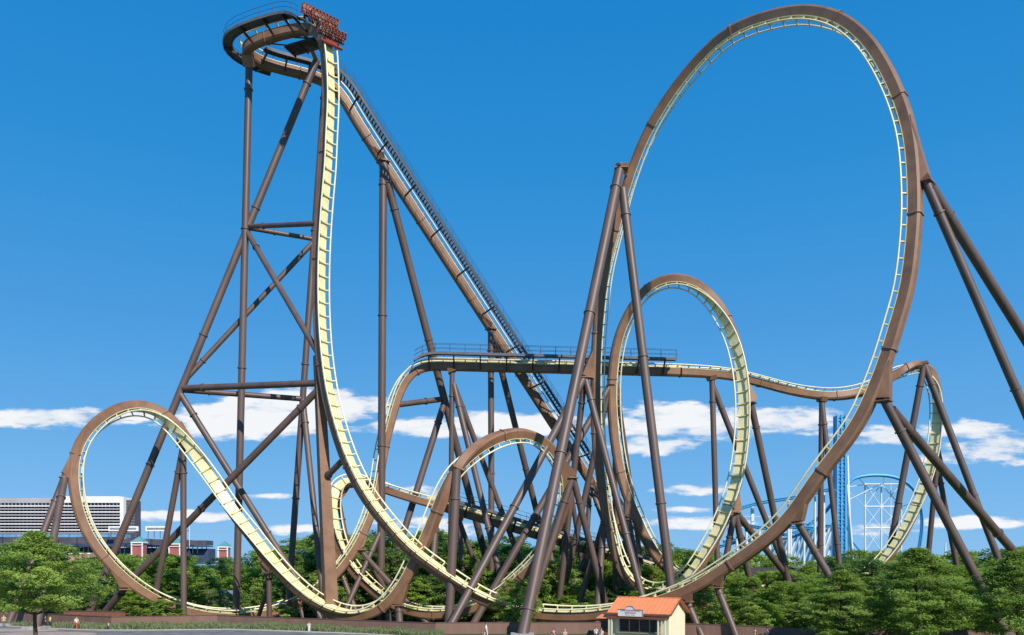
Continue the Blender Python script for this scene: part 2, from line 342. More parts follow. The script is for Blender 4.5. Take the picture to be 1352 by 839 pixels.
def element(key, name, label, every=24):
    i0, i1 = EL[key]
    mid = S[(i0+i1)//2]
    root = thing(name, V((mid.x, mid.y, gz(mid.x, mid.y))), label, 'roller coaster track', 'yellow and brown track sections of the big coaster')
    rng = range(i0, i1+1)
    sp = MB()
    prof = [(-HW, -.002), (-HW, -.80*K), (-.40*K, -HH), (.40*K, -HH), (HW, -.80*K), (HW, -.002)]
    for k in range(5):
        sp.grid([[fr(i, *prof[k]), fr(i, *prof[k+1])] for i in rng], True)
    for i in (i0, i1): sp.face([fr(i, *q) for q in prof])
    sp.build('spine', M['spine'], root, fix=False)
    pl = MB(); a = HW+.03*K; h = .06*K
    for (q, w) in (((-a, h), (a, h)), ((-a, 0), (-a, h)), ((a, h), (a, 0)), ((a, 0), (-a, 0))):
        pl.grid([[fr(i, *q), fr(i, *w)] for i in rng], True)
    pl.build('top_plate', M['plate'], root, fix=False)
    for s_ in (-1, 1):
        rl = MB(); rl.path([fr(i, s_*RG, RH) for i in rng], RR, 8); rl.build('rail', M['rail'], root)
    ties = [i for i in rng if i % STEP == 0]
    if len(ties) > 100:
        ties.sort(key=lambda i: (S[i]-V((0, 0, EYE*K))).length)
        rest = ties[100:]; ties = ties[:100]
        mb = MB()
        src = [v.co.copy() for v in TIE.vertices]; sf = [tuple(p.vertices) for p in TIE.polygons]
        for i in rest:
            o0 = len(mb.v)
            for c in src: mb.v.append(fr(i, c.x, c.y, c.z))
            for f_ in sf: mb.f.append(tuple(o0+q for q in f_)); mb.sm.append(False)
        o = mb.build('crossties', M['tie'], root, fix=False); o['kind'] = 'stuff'
    for i in ties: frame_obj('crosstie', TIE, i, root)
    for i in rng:
        if i % every == 5: frame_obj('joint_flange', FLG, i, root)
    ELO[key] = root
    return root
element('lift', 'lift_hill_track', 'long straight steep lift hill climbing up left to the summit with a stair walkway')
element('turn', 'summit_turnaround_track', 'U-shaped level turnaround at the very top left with dark maintenance walkways round it')
element('drop', 'vertical_drop_track', 'sheer vertical drop below the train with bright yellow face curving out to the right')
element('big', 'tall_loop_track', 'tallest and largest loop, filling the right half of the picture')
element('med', 'middle_loop_track', 'medium loop standing inside the view through the tallest loop')
element('curve', 'twisting_hill_track', 'low twisting hill track at far right joining the level brake run')
element('mcbr', 'level_brake_run_track', 'level elevated brake run with walkway and handrail crossing the middle of the picture')
element('left', 'left_loop_track', 'drop off the level brake run and the leftmost loop in front of the hotel')
element('loop3', 'small_arch_loop_track', 'small arched loop with brown spine in the centre crossing the drop track')
element('turnb', 'low_turn_track', 'low tight turn behind the brown box column climbing to the sloping return track')
element('brake', 'sloping_brake_run_track', 'sloping final brake run with dark walkway descending right behind the supports')

# ---- walkways along a stretch of track
def walkway(root, i0, i1, lo, hi, drop, side_rails=(1,), post=4, joist=3, mesh=True, level=True, rail_h=1.1, bracket=8, under=None, name='walkway'):
    up = V((0, 0, 1))
    def q(i, l, z):
        lat = Lt[i].copy()
        if level: lat.z = 0; lat.normalize(); return S[i]+lat*l*K+up*z*K
        return S[i]+lat*l*K+U[i]*z*K
    dk = MB(); rng = list(range(i0, i1+1))
    for (a, b) in (((lo, drop), (hi, drop)), ((lo, drop-.07), (hi, drop-.07))):
        dk.grid([[q(i, a[0], a[1]), q(i, b[0], b[1])] for i in rng], False)
    for e in (lo, hi):
        for (x0, x1, z0, z1) in ((e-.06, e+.06, drop-.28, drop+.06),):
            dk.grid([[q(i, x0, z0), q(i, x1, z0), q(i, x1, z1), q(i, x0, z1)] for i in rng], False, True)
    d = dk.build('walkway_deck', M['grate'], root, fix=False)
    for i in rng:
        if (i-i0) % bracket == bracket//2:
            br = MB()
            br.beam(q(i, lo, drop-.25) if abs(lo) > abs(hi) else q(i, hi, drop-.25), fr(i, (HW if (lo+hi) > 0 else -HW)*.9, -HH*.9), .09*K, .12*K)
            br.beam(q(i, lo, drop-.2), q(i, hi, drop-.2), .07*K, .12*K)
            br.build('bracket', M['dark'], root)
    for e in side_rails:
        x = hi-.05 if e > 0 else lo+.05
        hr = MB()
        for h in (rail_h*.5, rail_h): hr.path([q(i, x, drop+h) for i in rng[::2]+([rng[-1]] if len(rng) % 2 == 0 else [])], .022*K, 5)
        for i in rng[::post]: hr.tube(q(i, x, drop), q(i, x, drop+rail_h), .022*K, n=5)
        hr.build('handrail', M['dark'], root)
for key, a_, b_ in (('mcbr', 0, 0), ('brake', 6, 0)):
    i0, i1 = EL[key]; fin = MB()
    for k in range(i0+a_, i1-8, 9):
        fin = MB()
        for s_ in (-1, 1):
            c = [fr(k, s_*.36*K, .07*K), fr(k+7, s_*.36*K, .07*K)]
            fin.beam(c[0]+U[k]*.17*K, c[1]+U[k]*.17*K, .05*K, .16*K, U[k])
        fin.beam(fr(k, 0, .1*K), fr(k+7, 0, .1*K), .33*K, .03*K, U[k])
        fin.build('brake_unit', M['plate'], ELO[key])
i0, i1 = EL['mcbr']
walkway(ELO['mcbr'], i0+2, i1+3, -2.2, -1.6, .9, (1, -1), rail_h=1.15, bracket=7)
walkway(ELO['mcbr'], i0+8, i1, 1.6, 2.2, .9, (1,), rail_h=1.15, bracket=7)
i0, i1 = EL['brake']
walkway(ELO['brake'], i0+14, i1, 1.6, 2.2, .85, (1,), rail_h=1.15, bracket=7)
walkway(ELO['brake'], i0+14, i1, -2.2, -1.6, .85, (-1,), rail_h=1.15, bracket=9)
# which side of the lift faces the camera
i0, i1 = EL['lift']
im = (i0+i1)//2
near = 1 if Lt[im].y < 0 else -1
# stair walkway on the near side of the lift: treads, stringers, rails
st = MB(); sr = MB(); sb = MB(); hr = MB()
for i in range(i0+2, i1+4):
    for e in (2.7, 3.8):
        a, b = fr(i, near*e*K, -.1*K), fr(i+1, near*e*K, -.1*K); st.beam(a, b, .05*K, .15*K)
    for h in (0,):
        c = fr(i, near*3.25*K, -.1*K)+T[i]*h*DS
        ax = (V((Lt[i].x, Lt[i].y, 0)).normalized(), V((T[i].x, T[i].y, 0)).normalized(), V((0, 0, 1)))
        sr.box(c, (.54*K, .10*K, .025*K), ax)
    if i % 12 == 0:
        sb = MB(); sb.beam(fr(i, near*3.8*K, -.25*K), fr(i, near*.45*K, -.75*K), .08*K, .09*K); sb.build('bracket', M['dark'], ELO['lift'])
for e in (2.7, 3.8):
    for h in (.4, .75, 1.1): hr.path([fr(i, near*e*K, -.1*K)+V((0, 0, h*1.25*K)) for i in range(i0+2, i1+5, 3)], .02*K, 5)
    for i in range(i0+2, i1+4, 3): hr.tube(fr(i, near*e*K, -.1*K), fr(i, near*e*K, -.1*K)+V((0, 0, 1.37*K)), .02*K, n=5)
st.build('stair_stringer', M['dark'], ELO['lift']); sr.build('stair_treads', M['grate'], ELO['lift'])
hr.build('handrail', M['dark'], ELO['lift'])
# cable tray with teeth on the far side
ct = MB()
for i in range(i0+2, i1):
    ct.beam(fr(i, -near*1.35*K, .1*K), fr(i+1, -near*1.35*K, .1*K), .05*K, .08*K)
    ct.beam(fr(i, -near*.5*K, .1*K), fr(i, -near*1.35*K, .1*K), .03*K, .04*K)
ct.build('cable_tray', M['dark'], ELO['lift'])
# summit walkways: outside edge all round, and an inner one along the back branch
i0, i1 = EL['turn']
cen = (S[i0]+S[i1])/2
out = 1 if (S[(i0+i1)//2]+Lt[(i0+i1)//2]-cen).length > (S[(i0+i1)//2]-cen).length else -1
def rng2(a, b): return (min(a, b), max(a, b))
imid = min(range(i0, i1), key=lambda j: S[j].x)
lo, hi = rng2(out*1.7, out*2.75)
walkway(ELO['turn'], imid-9, i1-6, lo, hi, .1, (out,), rail_h=1.15, bracket=6)
lo, hi = rng2(-out*1.5, -out*2.3)
walkway(ELO['turn'], i0-2, imid-4, lo, hi, .25, (-out,), rail_h=.9, bracket=6)
# evacuation platform hung inside the turnaround beside the brink
j = i1-8
ep = MB()
h1 = V((T[j-10].x, T[j-10].y, 0)).normalized(); h2 = V((Lt[j-10].x, Lt[j-10].y, 0)).normalized()*(-out)
c0 = at(411, 59, 97.6)
for k in range(7):
    ep.beam(c0-h1*3.1*K+h2*(-.9+.3*k)*K, c0+h1*2.6*K+h2*(-.9+.3*k)*K, .09*K, .10*K)
for k in (-3.0, -1.2, .8, 2.5):
    ep.beam(c0+h1*k*K-h2*1.1*K-V((0, 0, .14*K)), c0+h1*k*K+h2*1.1*K-V((0, 0, .14*K)), .07*K, .09*K)
for k in (-2.8, .6):
    ep.beam(c0+h1*k*K-h2*1.0*K, fr(j-12+int((k)*2), -out*HW, -.6*K), .06*K, .06*K)
ep.build('evacuation_platform', M['dark'], ELO['turn'])

# ------------------------------------------------------------------ supports
def spine_pt(key, px, py):
    i0, i1 = EL[key]
    def d(i):
        q = proj(fr(i, 0, -HH*.6)); return (q[0]-px)**2+(q[1]-py)**2
    return min(range(i0, i1+1), key=d)
def ground_on_line(t, b, Yb):
    """base point: on the picture line t->b, at distance Yb, on the ground"""
    X = 0; py = 830
    for _ in range(12):
        px = t[0]+(py-t[1])*(b[0]-t[0])/(b[1]-t[1]); X = (px-CX)/F*Yb*K
        g = gz(X, Yb*K)/K; py = HY+(EYE-g)*F/Yb
    return V((X, Yb*K, g*K))
def on_leg(leg, py):
    a, b = leg[0], leg[1]
    lo, hi = 0., 1.
    for _ in range(40):
        m_ = (lo+hi)/2
        if proj(a.lerp(b, m_))[1] < py: lo = m_
        else: hi = m_
    return a.lerp(b, lo)
def mk_leg(root, a, b, r, name='leg', foot=True, rings=True, every=17.0):
    mb = MB(); mb.tube(a, b, r*K, n=18)
    o = mb.build(name, M['post'], root)
    d = (b-a).normalized(); Ln = (b-a).length
    if rings:
        n_ = max(1, int(Ln/K/every)); 
        for k in range(n_+1):
            t = (k*every*K+3.2*K) if Ln > 8*K else .9*K
            if t > Ln-1*K: break
            f = bpy.data.objects.new('flange', RING); C.objects.link(f); f.parent = o
            z = d; x = z.orthogonal().normalized(); y = z.cross(x)
            R = Matrix((x, y, z)).transposed().to_4x4()
            f.matrix_local = Matrix.Translation(a+d*t-org(o)) @ R @ Matrix.Diagonal(((r+.10)*K, (r+.10)*K, .16*K, 1))
    if foot:
        fb = MB(); g = gz(b.x, b.y); s_ = (r+.55)*K
        fb.box((b.x, b.y, g+.05*K), (s_, s_, .28*K)); fb.build('footing', M['concrete'], root)
    return (a, b, o)
HAUNCH = {(1221, 238): 13, (86, 628): 11, (820, 222): 2, (603, 620): 2, (1167, 527): 6, (772, 497): 6, (946, 773): 3, (906, 792): 2, (1053, 689): 4, (805, 510): 8}
def support(label, key, jx, jy, legs, r=.42, braces=(), name='track_support', dy=0):
    """joint at pixel jx,jy on track section key; legs: (bx,by,Yb[,r][,jx,jy])"""
    i = spine_pt(key, jx, jy); Yj = fr(i, 0, -HH).y/K+dy
    J = at(jx, jy, Yj)
    res = []
    bases = [ground_on_line((l[4], l[5]) if len(l) > 4 else (jx, jy), (l[0], l[1]), l[2]) for l in legs]
    ctr = sum(bases, V((0, 0, 0)))/len(bases)
    root = thing(name, V((ctr.x, ctr.y, gz(ctr.x, ctr.y))), label, 'steel support', 'brown steel supports of the coaster')
    for l, bs in zip(legs, bases):
        rr = l[3] if len(l) > 3 and l[3] else r
        top = at(l[4], l[5], Yj) if len(l) > 4 else J
        res.append(mk_leg(root, top, bs, rr))
    # haunch from the girder to the joint
    back = fr(i, 0, -HH*.75); d = (J-back)
    hb = MB()
    sg = 1 if T[i].z > 0 else -1
    if d.length > .3*K and abs(T[i].z) > .35:
        lo_i = max(EL[key][0], min(EL[key][1], i-sg*1)); hi_i = max(EL[key][0], min(EL[key][1], i+sg*HAUNCH.get((jx, jy), 5)))
        w0, w1 = HW*.97, (r+.12)*K
        A = fr(hi_i, 0, -HH*.93); B = fr(lo_i, 0, -HH*.7); lt = Lt[i]; dn = (J-A).normalized(); tn = (B-J); tn = (tn-dn*0).normalized()
        j0 = J-tn*(r+.15)*K; j1 = J+tn*(r+.15)*K
        hb.hexa([A-lt*w0, A+lt*w0, j0+lt*w1, j0-lt*w1], [B-lt*w0, B+lt*w0, j1+lt*w1, j1-lt*w1])
        hb.beam(J-V((0, 0, .26*K)), J-V((0, 0, .14*K)), (r+.24)*K, (r+.24)*K, lt)
    elif d.length > .5*K:
        hb.beam(back, J, HW*.85, .8*K, Lt[i], w2=(r+.15)*K, h2=(r+.15)*K)
    else:
        dd = V((0, 0, -1)); hb.beam(back, J+dd*.25*K, HW*.8, .8*K, Lt[i], w2=(r+.12)*K, h2=(r+.12)*K)
    hb.build('head_bracket', M['spine'], root)
    return root, res, J

# --- left tower
def tower():
    root = thing('drop_tower_support', ground_on_line((325, 300), (312, 800), 102), 'tallest braced support tower under the summit on the left, with long diagonals', 'support tower', 'brown steel supports of the coaster')
    b1 = ground_on_line((329, 88), (312, 800), 102); t1 = at(329, 84, 101.8); L1 = mk_leg(root, t1, b1, .43)
    t2 = at(418, 80, 103.4); b2 = ground_on_line((418, 80), (117, 811), 99); L2 = mk_leg(root, t2, b2, .44)
    t3 = at(430, 98, 106); b3 = ground_on_line((430, 98), (383, 765), 104.5); L3 = mk_leg(root, t3, b3, .40)
    p5 = on_leg(L3, 527)
    q5 = proj(p5); b4 = ground_on_line(q5, (426, 784), 99); L4 = mk_leg(root, p5, b4, .37)
    # box column
    ct_ = at(420, 470, 93.9); cb = ground_on_line((420, 470), (436, 790), 93.5)
    cb_ = MB(); dd = V((1, .55, 0)).normalized(); ee = V((-.55, 1, 0)).normalized()
    def ring(p, w): return [p-dd*w-ee*w, p+dd*w-ee*w, p+dd*w+ee*w, p-dd*w+ee*w]
    cb_.hexa(ring(cb, .72*K), ring(ct_, .46*K))
    cb_.build('box_column', M['spine'], root)
    fb = MB(); fb.box((cb.x, cb.y, cb.z), (1.3*K, 1.3*K, .35*K)); fb.build('footing', M['concrete'], root)
    col = (ct_, cb, None)
    def dsp(px, py):
        i = spine_pt('drop', px, py); return fr(i, -.2*K if Lt[i].x > 0 else .2*K, -HH*.8)
    B = [(on_leg(L2, 299.5), dsp(414, 295), .30), (on_leg(L2, 301), on_leg(L3, 316), .28), (on_leg(L2, 305), dsp(413, 464), .34), (on_leg(L2, 502), on_leg(L3, 319), .32),
         (on_leg(L2, 513), on_leg(col, 506), .38), (on_leg(L2, 515), on_leg(L3, 527), .34)]
    for a_, b_, r_ in B: mk_leg(root, a_, b_, r_, 'brace', False, every=30)
    a_ = on_leg(L2, 519); mk_leg(root, a_, ground_on_line(proj(a_), (382, 750), 99.5), .38, 'brace')
    a_ = on_leg(col, 513); mk_leg(root, a_, ground_on_line(proj(a_), (129, 811), 101.5), .40, 'brace')
    # strut column to drop
    i = spine_pt('drop', 455, 607); mk_leg(root, on_leg(col, 633), fr(i, 0, -HH*.8), .34, 'brace', False)
    # top bearings
    tb = MB()
    def fl():
        nonlocal tb
        tb.build('head_bracket', M['spine'], root); tb = MB()
    i = spine_pt('turn', 329, 70); tb.beam(t1-V((0, 0, .4*K)), fr(i, 0, -HH*.6), .6*K, .6*K)
    fl(); i = spine_pt('turn', 414, 98); tb.tube(t2, fr(i, 0, -HH*.5), .35*K)
    fl(); i = spine_pt('turn', 401, 34); tb.tube(t2, fr(i, 0, -HH*.5), .28*K)
    fl(); i = spine_pt('turn', 428, 100); tb.beam(t3, fr(i, 0, -HH*.5), .5*K, .5*K)
    fl(); i = spine_pt('drop', 435, 120); tb.beam(on_leg(L3, 118), fr(i, 0, -HH*.8), .3*K, .3*K)
    fl(); i = spine_pt('drop', 424, 470); tb.beam(on_leg(col, 482), fr(i, 0, -HH*.6), .5*K, .5*K)
    tb.build('head_bracket', M['spine'], root)
tower()
# --- lift supports
r_, s1, _ = support('tall A-frame under the upper lift hill with one upright and one leg splayed right', 'lift', 506, 212, [(503, 760, 109, .50), (651, 772.6, 125, .52, 512, 243)], .5)
# kink of the splayed leg + prop toward low centre
mk_leg(r_, at(507, 216, s1[0][0].y/K), s1[1][0], .5, 'leg', False, False)
p = on_leg(s1[1], 530); mk_leg(r_, p, ground_on_line(proj(p), (520, 744), 112), .46, 'brace')
i = spine_pt('left', 523, 534); mk_leg(r_, on_leg(s1[1], 527), fr(i, 0, -HH*.6), .38, 'brace', False)
p = on_leg(s1[0], 700); mk_leg(r_, p, ground_on_line(proj(p), (458, 801), 104), .34, 'brace')
support('A-frame under the middle of the lift hill, upright passing behind the level brake run', 'lift', 648, 433, [(648.7, 668, 115, .42), (712, 690, 126, .44)], .42)
support('short A-frame under the lower lift hill behind the tallest loop', 'lift', 779, 640, [(833.5, 786, 118, .38), (771, 790, 120, .36)], .38)
support('slim pair under the lower lift hill, right of the arched loop', 'lift', 745, 590, [(741, 752, 117, .36), (775, 790, 126, .36)], .36)
# --- level brake run supports
support('three-legged frame near the left end of the level brake run', 'mcbr', 597, 492, [(594, 800, 112, .34), (662, 768, 107, .40, 599, 508), (689, 746, 119, .38, 599, 508)], .4)
support('slim upright frame under the right end of the level brake run beside the leaning leg', 'mcbr', 812, 497, [(812, 733, 113, .34), (845, 733, 120, .34)], .34)
# --- arched small loop
support('thick single upright under the left shoulder of the small arched loop', 'loop3', 603, 620, [(592.7, 820, 88, .48)], .46)
support('A-frame beside the right flank of the small arched loop', 'loop3', 756, 629, [(800, 800, 101, .40), (712, 767, 96, .42)], .42)
support('stub column under the valley between leftmost loop and arched loop', 'loop3', 526, 797, [(527, 815, 90, .40)], .4)
# --- tallest loop
support('long thick leaning leg and its partner holding the tallest loop at its upper left', 'big', 820, 222, [(690, 839, 80.5, .56, 819, 219), (886, 776, 91.5, .51, 822, 250)], .54, dy=-1.2)
support('crossing pair of legs bracing the left side of the tallest loop half way down', 'big', 772, 497, [(597, 822, 85.5, .44), (848, 788, 93, .40), (741, 770, 103, .38)], .48, dy=-1.2)
support('wide splayed legs leaving the picture from the upper right of the tallest loop', 'big', 1221, 238, [(1309, 440, 74, .39), (1346, 435, 92, .45, 1229, 247)], .40)
support('two thick legs splaying right from the lower right of the tallest loop into the trees', 'big', 1167, 527, [(1300.7, 785, 74, .40), (1326, 714, 92, .42, 1177, 541)], .40)
support('single slanted leg under the rising right side of the tallest loop', 'big', 1053, 689, [(1101, 771, 76.5, .34)], .34)
support('single leg holding the tallest loop low down just right of the kiosk', 'big', 946, 773, [(962.5, 815.5, 80, .34)], .34)
support('short leg under the tallest loop hidden mostly by the orange kiosk roof', 'big', 906, 792, [(917, 818, 82, .38)], .38)
support('lower pair of legs under the left foot of the tallest loop', 'big', 797, 690, [(789, 800, 99, .42), (760, 812, 104, .38)], .42)
# --- middle loop
support('three legs meeting at the left side of the middle loop just above the clouds', 'med', 805, 510, [(665, 754, 101, .44), (743, 786, 110, .40)], .42)
support('single leg on the upper right of the middle loop running down right', 'med', 991, 530, [(1036, 746, 104, .40)], .4)
support('three short legs fanning out under the lower right of the middle loop', 'med', 970, 675, [(959, 734, 97, .36), (986, 749, 101, .38), (1031.6, 751, 108, .40)], .38)
support('A-frame under the lower left of the middle loop near the kiosk roof', 'med', 829, 684, [(848, 788, 105, .40), (819, 786, 110, .38)], .4)
# --- twisting hill
support('upright with one splayed leg seen through the right half of the middle loop', 'curve', 940, 500, [(947, 739, 113, .38), (1036, 749, 117, .40, 941, 510)], .38)
support('narrow pair of legs under the dip of the twisting hill, left of the blue tower', 'curve', 1085, 531, [(1082.8, 728, 118, .38), (1108, 742, 116, .38)], .38)
support('tall A-frame over the crest of the twisting hill at far right', 'curve', 1220, 481, [(1312, 722, 118, .48), (1177, 714, 122, .46)], .46)
support('slim rear pair bracing the descending end of the twisting hill', 'curve', 1237, 612, [(1226.6, 722.5, 124, .38), (1256.5, 714, 128, .38)], .36)
# --- drop off the brake run and low turn
support('A-frame under the foot of the drop that leaves the level brake run', 'left', 476, 724, [(511, 782, 110, .34), (519, 774.5, 104, .34, 480, 732)], .34)
support('paired legs under the summit of the low turn behind the brown box column', 'turnb', 446, 656, [(459, 722, 108, .34), (432, 722, 111, .34)], .34)
support('short pair of legs at the outside of the low turn', 'turnb', 443, 737, [(469, 805, 106, .34), (418, 800, 108, .32)], .34)
support('short upright under the valley of the low turn', 'turnb', 512, 800, [(513, 818, 105, .36)], .36)
support('slim upright under the upper end of the sloping brake run', 'brake', 577, 676, [(572, 780, 113.5, .34), (565, 811, 106, .36)], .34)
support('two slim legs under the middle of the sloping brake run', 'brake', 606, 687, [(615, 806, 113, .34), (640, 780, 117, .34)], .34)
support('frame under the sloping brake run left of the tall leaning leg', 'brake', 726, 726, [(735, 776, 116, .34), (716, 790, 113, .34)], .34)
support('low frame under the lower end of the sloping brake run', 'brake', 772, 738, [(772, 790, 117, .32), (748, 793, 113, .32)], .32)
# --- leftmost loop
support('pair of slanted legs at the outer left of the leftmost loop above the near tree', 'left', 86, 628, [(20, 801, 88, .37), (52, 811, 82.5, .38)], .37)
support('angled prop under the lower left of the leftmost loop', 'left', 165, 776, [(136, 812, 99, .42)], .42)
support('slim A-frame under the descending right side of the leftmost loop', 'left', 242, 588, [(206, 783, 98, .34), (242.5, 797, 95.5, .34)], .34)
support('small braced post under the foot of the long descent from the leftmost loop', 'left', 355, 754, [(355.5, 814, 94.5, .30), (342, 812, 99, .24, 355, 774)], .3)
support('small posts under the valley where the brake run drop meets the leftmost loop', 'left', 395, 795, [(400, 815, 105, .32), (383, 815, 104, .30)], .3)
support('tall slender pair standing behind the lower end of the drop from the brake run', 'left', 418, 779, [(434, 805, 104, .30), (405, 800, 108, .30)], .3)

# ------------------------------------------------------------------ train and riders
def skin_figure(name, joints, edges, root_i, sub=1):
    me = bpy.data.meshes.new(name); me.from_pydata([j[0] for j in joints], edges, [])
    o = bpy.data.objects.new(name, me); C.objects.link(o)
    o.modifiers.new('skin', 'SKIN')
    for k, j in enumerate(joints):
        sv = me.skin_vertices[0].data[k]; sv.radius = j[1]; sv.use_root = (k == root_i)
    s_ = o.modifiers.new('sub', 'SUBSURF'); s_.levels = sub; s_.render_levels = sub
    dg = bpy.context.evaluated_depsgraph_get(); ev = o.evaluated_get(dg)
    m2 = bpy.data.meshes.new_from_object(ev); m2.name = name
    bpy.data.objects.remove(o); bpy.data.meshes.remove(me)
    for p_ in m2.polygons: p_.use_smooth = True
    return m2
def body_mesh(pose):
    if pose == 'sit':     # legs dangling, arms on the restraint; origin at the hips
        J = [((0, 0, 0), (.15, .11)), ((0, 0, .28), (.17, .11)), ((0, .0, .50), (.18, .10)), ((0, 0, .60), (.06, .06)), ((0, -.01, .68), (.075, .08)), ((0, -.02, .80), (.09, .10)), ((0, -.01, .90), (.05, .06)),
             ((-.19, 0, .5), (.055, .055)), ((-.24, -.12, .28), (.045, .045)), ((-.14, -.30, .30), (.035, .035)), ((-.10, -.36, .34), (.04, .025)),
             ((.19, 0, .5), (.055, .055)), ((.24, -.12, .28), (.045, .045)), ((.14, -.30, .30), (.035, .035)), ((.10, -.36, .34), (.04, .025)),
             ((-.10, -.05, -.02), (.09, .09)), ((-.12, -.44, .0), (.07, .07)), ((-.12, -.46, -.38), (.05, .05)), ((-.12, -.58, -.42), (.04, .03)),
             ((.10, -.05, -.02), (.09, .09)), ((.12, -.44, .0), (.07, .07)), ((.12, -.46, -.38), (.05, .05)), ((.12, -.58, -.42), (.04, .03))]
    else:                 # standing / walking; origin at the feet
        w = .0 if pose == 'stand' else .16
        J = [((0, 0, .90), (.15, .11)), ((0, 0, 1.15), (.15, .10)), ((0, 0, 1.38), (.17, .10)), ((0, 0, 1.47), (.055, .055)), ((0, -.01, 1.53), (.07, .075)), ((0, -.015, 1.62), (.082, .095)), ((0, 0, 1.71), (.05, .06)),
             ((-.19, 0, 1.38), (.055, .055)), ((-.24, .03+w*.5, 1.12), (.042, .042)), ((-.23, -.06+w, .90), (.033, .033)), ((-.22, -.08+w, .80), (.035, .02)),
             ((.19, 0, 1.38), (.055, .055)), ((.24, .03-w*.5, 1.12), (.042, .042)), ((.23, -.06-w, .90), (.033, .033)), ((.22, -.08-w, .80), (.035, .02)),
             ((-.09, 0, .84), (.095, .095)), ((-.10, -w, .47), (.065, .065)), ((-.10, -w*.6, .08), (.045, .045)), ((-.10, -w*.6-.14, .03), (.04, .025)),
             ((.09, 0, .84), (.095, .095)), ((.10, w, .47), (.065, .065)), ((.10, w*1.7, .10), (.045, .045)), ((.10, w*1.7-.14, .04), (.04, .025))]
    E = [(0, 1), (1, 2), (2, 3), (3, 4), (4, 5), (5, 6), (2, 7), (7, 8), (8, 9), (9, 10), (2, 11), (11, 12), (12, 13), (13, 14), (0, 15), (15, 16), (16, 17), (17, 18), (0, 19), (19, 20), (20, 21), (21, 22)]
    return skin_figure('body_'+pose, J, E, 0), J
def part_skin(J, ids, edges, grow, name):
    mp = {q: k for k, q in enumerate(ids)}
    return skin_figure(name, [(J[q][0], (J[q][1][0]*grow+.012, J[q][1][1]*grow+.012)) for q in ids], [(mp[a], mp[b]) for a, b in edges], 0)
BODY = {}; SHIRT = {}; PANTS = {}; HAIR = None
for pose in ('stand', 'walk', 'sit'):
    m_, J_ = body_mesh(pose); m_.materials.clear(); m_.materials.append(M['skin']); BODY[pose] = m_
    SHIRT[pose] = part_skin(J_, [1, 2, 0, 7, 8, 11, 12], [(1, 2), (1, 0), (2, 7), (7, 8), (2, 11), (11, 12)], 1.1, 'shirt_'+pose)
    PANTS[pose] = part_skin(J_, [0, 15, 16, 17, 19, 20, 21] if pose != 'sit' else [0, 15, 16, 17, 19, 20, 21], [(0, 15), (15, 16), (16, 17), (0, 19), (19, 20), (20, 21)], 1.12, 'trousers_'+pose)
def hairmesh():
    mb = MB(); bm = bmesh.new(); bmesh.ops.create_icosphere(bm, subdivisions=2, radius=.125)
    me = bpy.data.meshes.new('hair')
    for v_ in bm.verts:
        v_.co.z = v_.co.z*1.05+.03; v_.co.y = v_.co.y+.03
        if v_.co.y < -.03 and v_.co.z < .06: v_.co.y = -.02
        if v_.co.z < -.04: v_.co.z = -.04
    bm.to_mesh(me); bm.free(); me.materials.append(M['hair'])
    for p_ in me.polygons: p_.use_smooth = True
    return me
HAIR = hairmesh()
CLOTH = {}
def cloth(c):
    if c not in CLOTH: CLOTH[c] = mat('cloth_%d' % len(CLOTH), c, .9, .12, 8)
    return CLOTH[c]
def mesh_with(me, m, cache={}):
    k = (me.name, m.name)
    if k not in cache:
        c = me.copy(); c.materials.clear(); c.materials.append(m); cache[k] = c
    return cache[k]
def person(loc, rot, pose, shirt, pants, label, group=None, scale=1., haircol=None):
    o = bpy.data.objects.new('person', BODY[pose]); C.objects.link(o)
    o.location = loc; o.rotation_euler = rot if not isinstance(rot, (int, float)) else (0, 0, rot); o.scale = (scale,)*3
    tag(o, label, 'person', group)
    hz = {'stand': 1.63, 'walk': 1.63, 'sit': .80}[pose]
    for nm, me, m_ in (('shirt', SHIRT[pose], cloth(shirt)), ('trousers', PANTS[pose], cloth(pants))):
        c = bpy.data.objects.new(nm, mesh_with(me, m_)); C.objects.link(c); c.parent = o
    h = bpy.data.objects.new('hair', HAIR if haircol is None else mesh_with(HAIR, cloth(haircol))); C.objects.link(h); h.parent = o; h.location = (0, -.01, hz)
    return o
i_end = spine_pt('drop', 434, 66)
rows = [i_end-9, i_end-5, i_end-1]
tr = thing('coaster_train', fr(rows[1], 0, RH), 'red floorless coaster train of three rows hanging over the top of the vertical drop', 'coaster train')
SW = .44*K
ri = 0
SHIRTS = [(.45, .08, .06), (.7, .55, .45), (.2, .1, .12), (.45, .2, .1), (.55, .2, .1), (.15, .08, .08), (.45, .1, .1), (.4, .3, .28)]
def seatm():
    mb = MB()
    mb.box((0, .12, -.02), (.21, .24, .06)); mb.box((0, .36, .36), (.21, .06, .42)); mb.box((0, .34, .84), (.14, .06, .12))
    for s_ in (-1, 1):
        mb.path([V((s_*.15, .3, .72)), V((s_*.16, .05, .70)), V((s_*.13, -.06, .5)), V((s_*.11, -.04, .22))], .05, 6)
    mb.box((0, -.04, .2), (.15, .06, .05))
    return mb.mesh('seat', M['seat'])
SEAT = seatm()
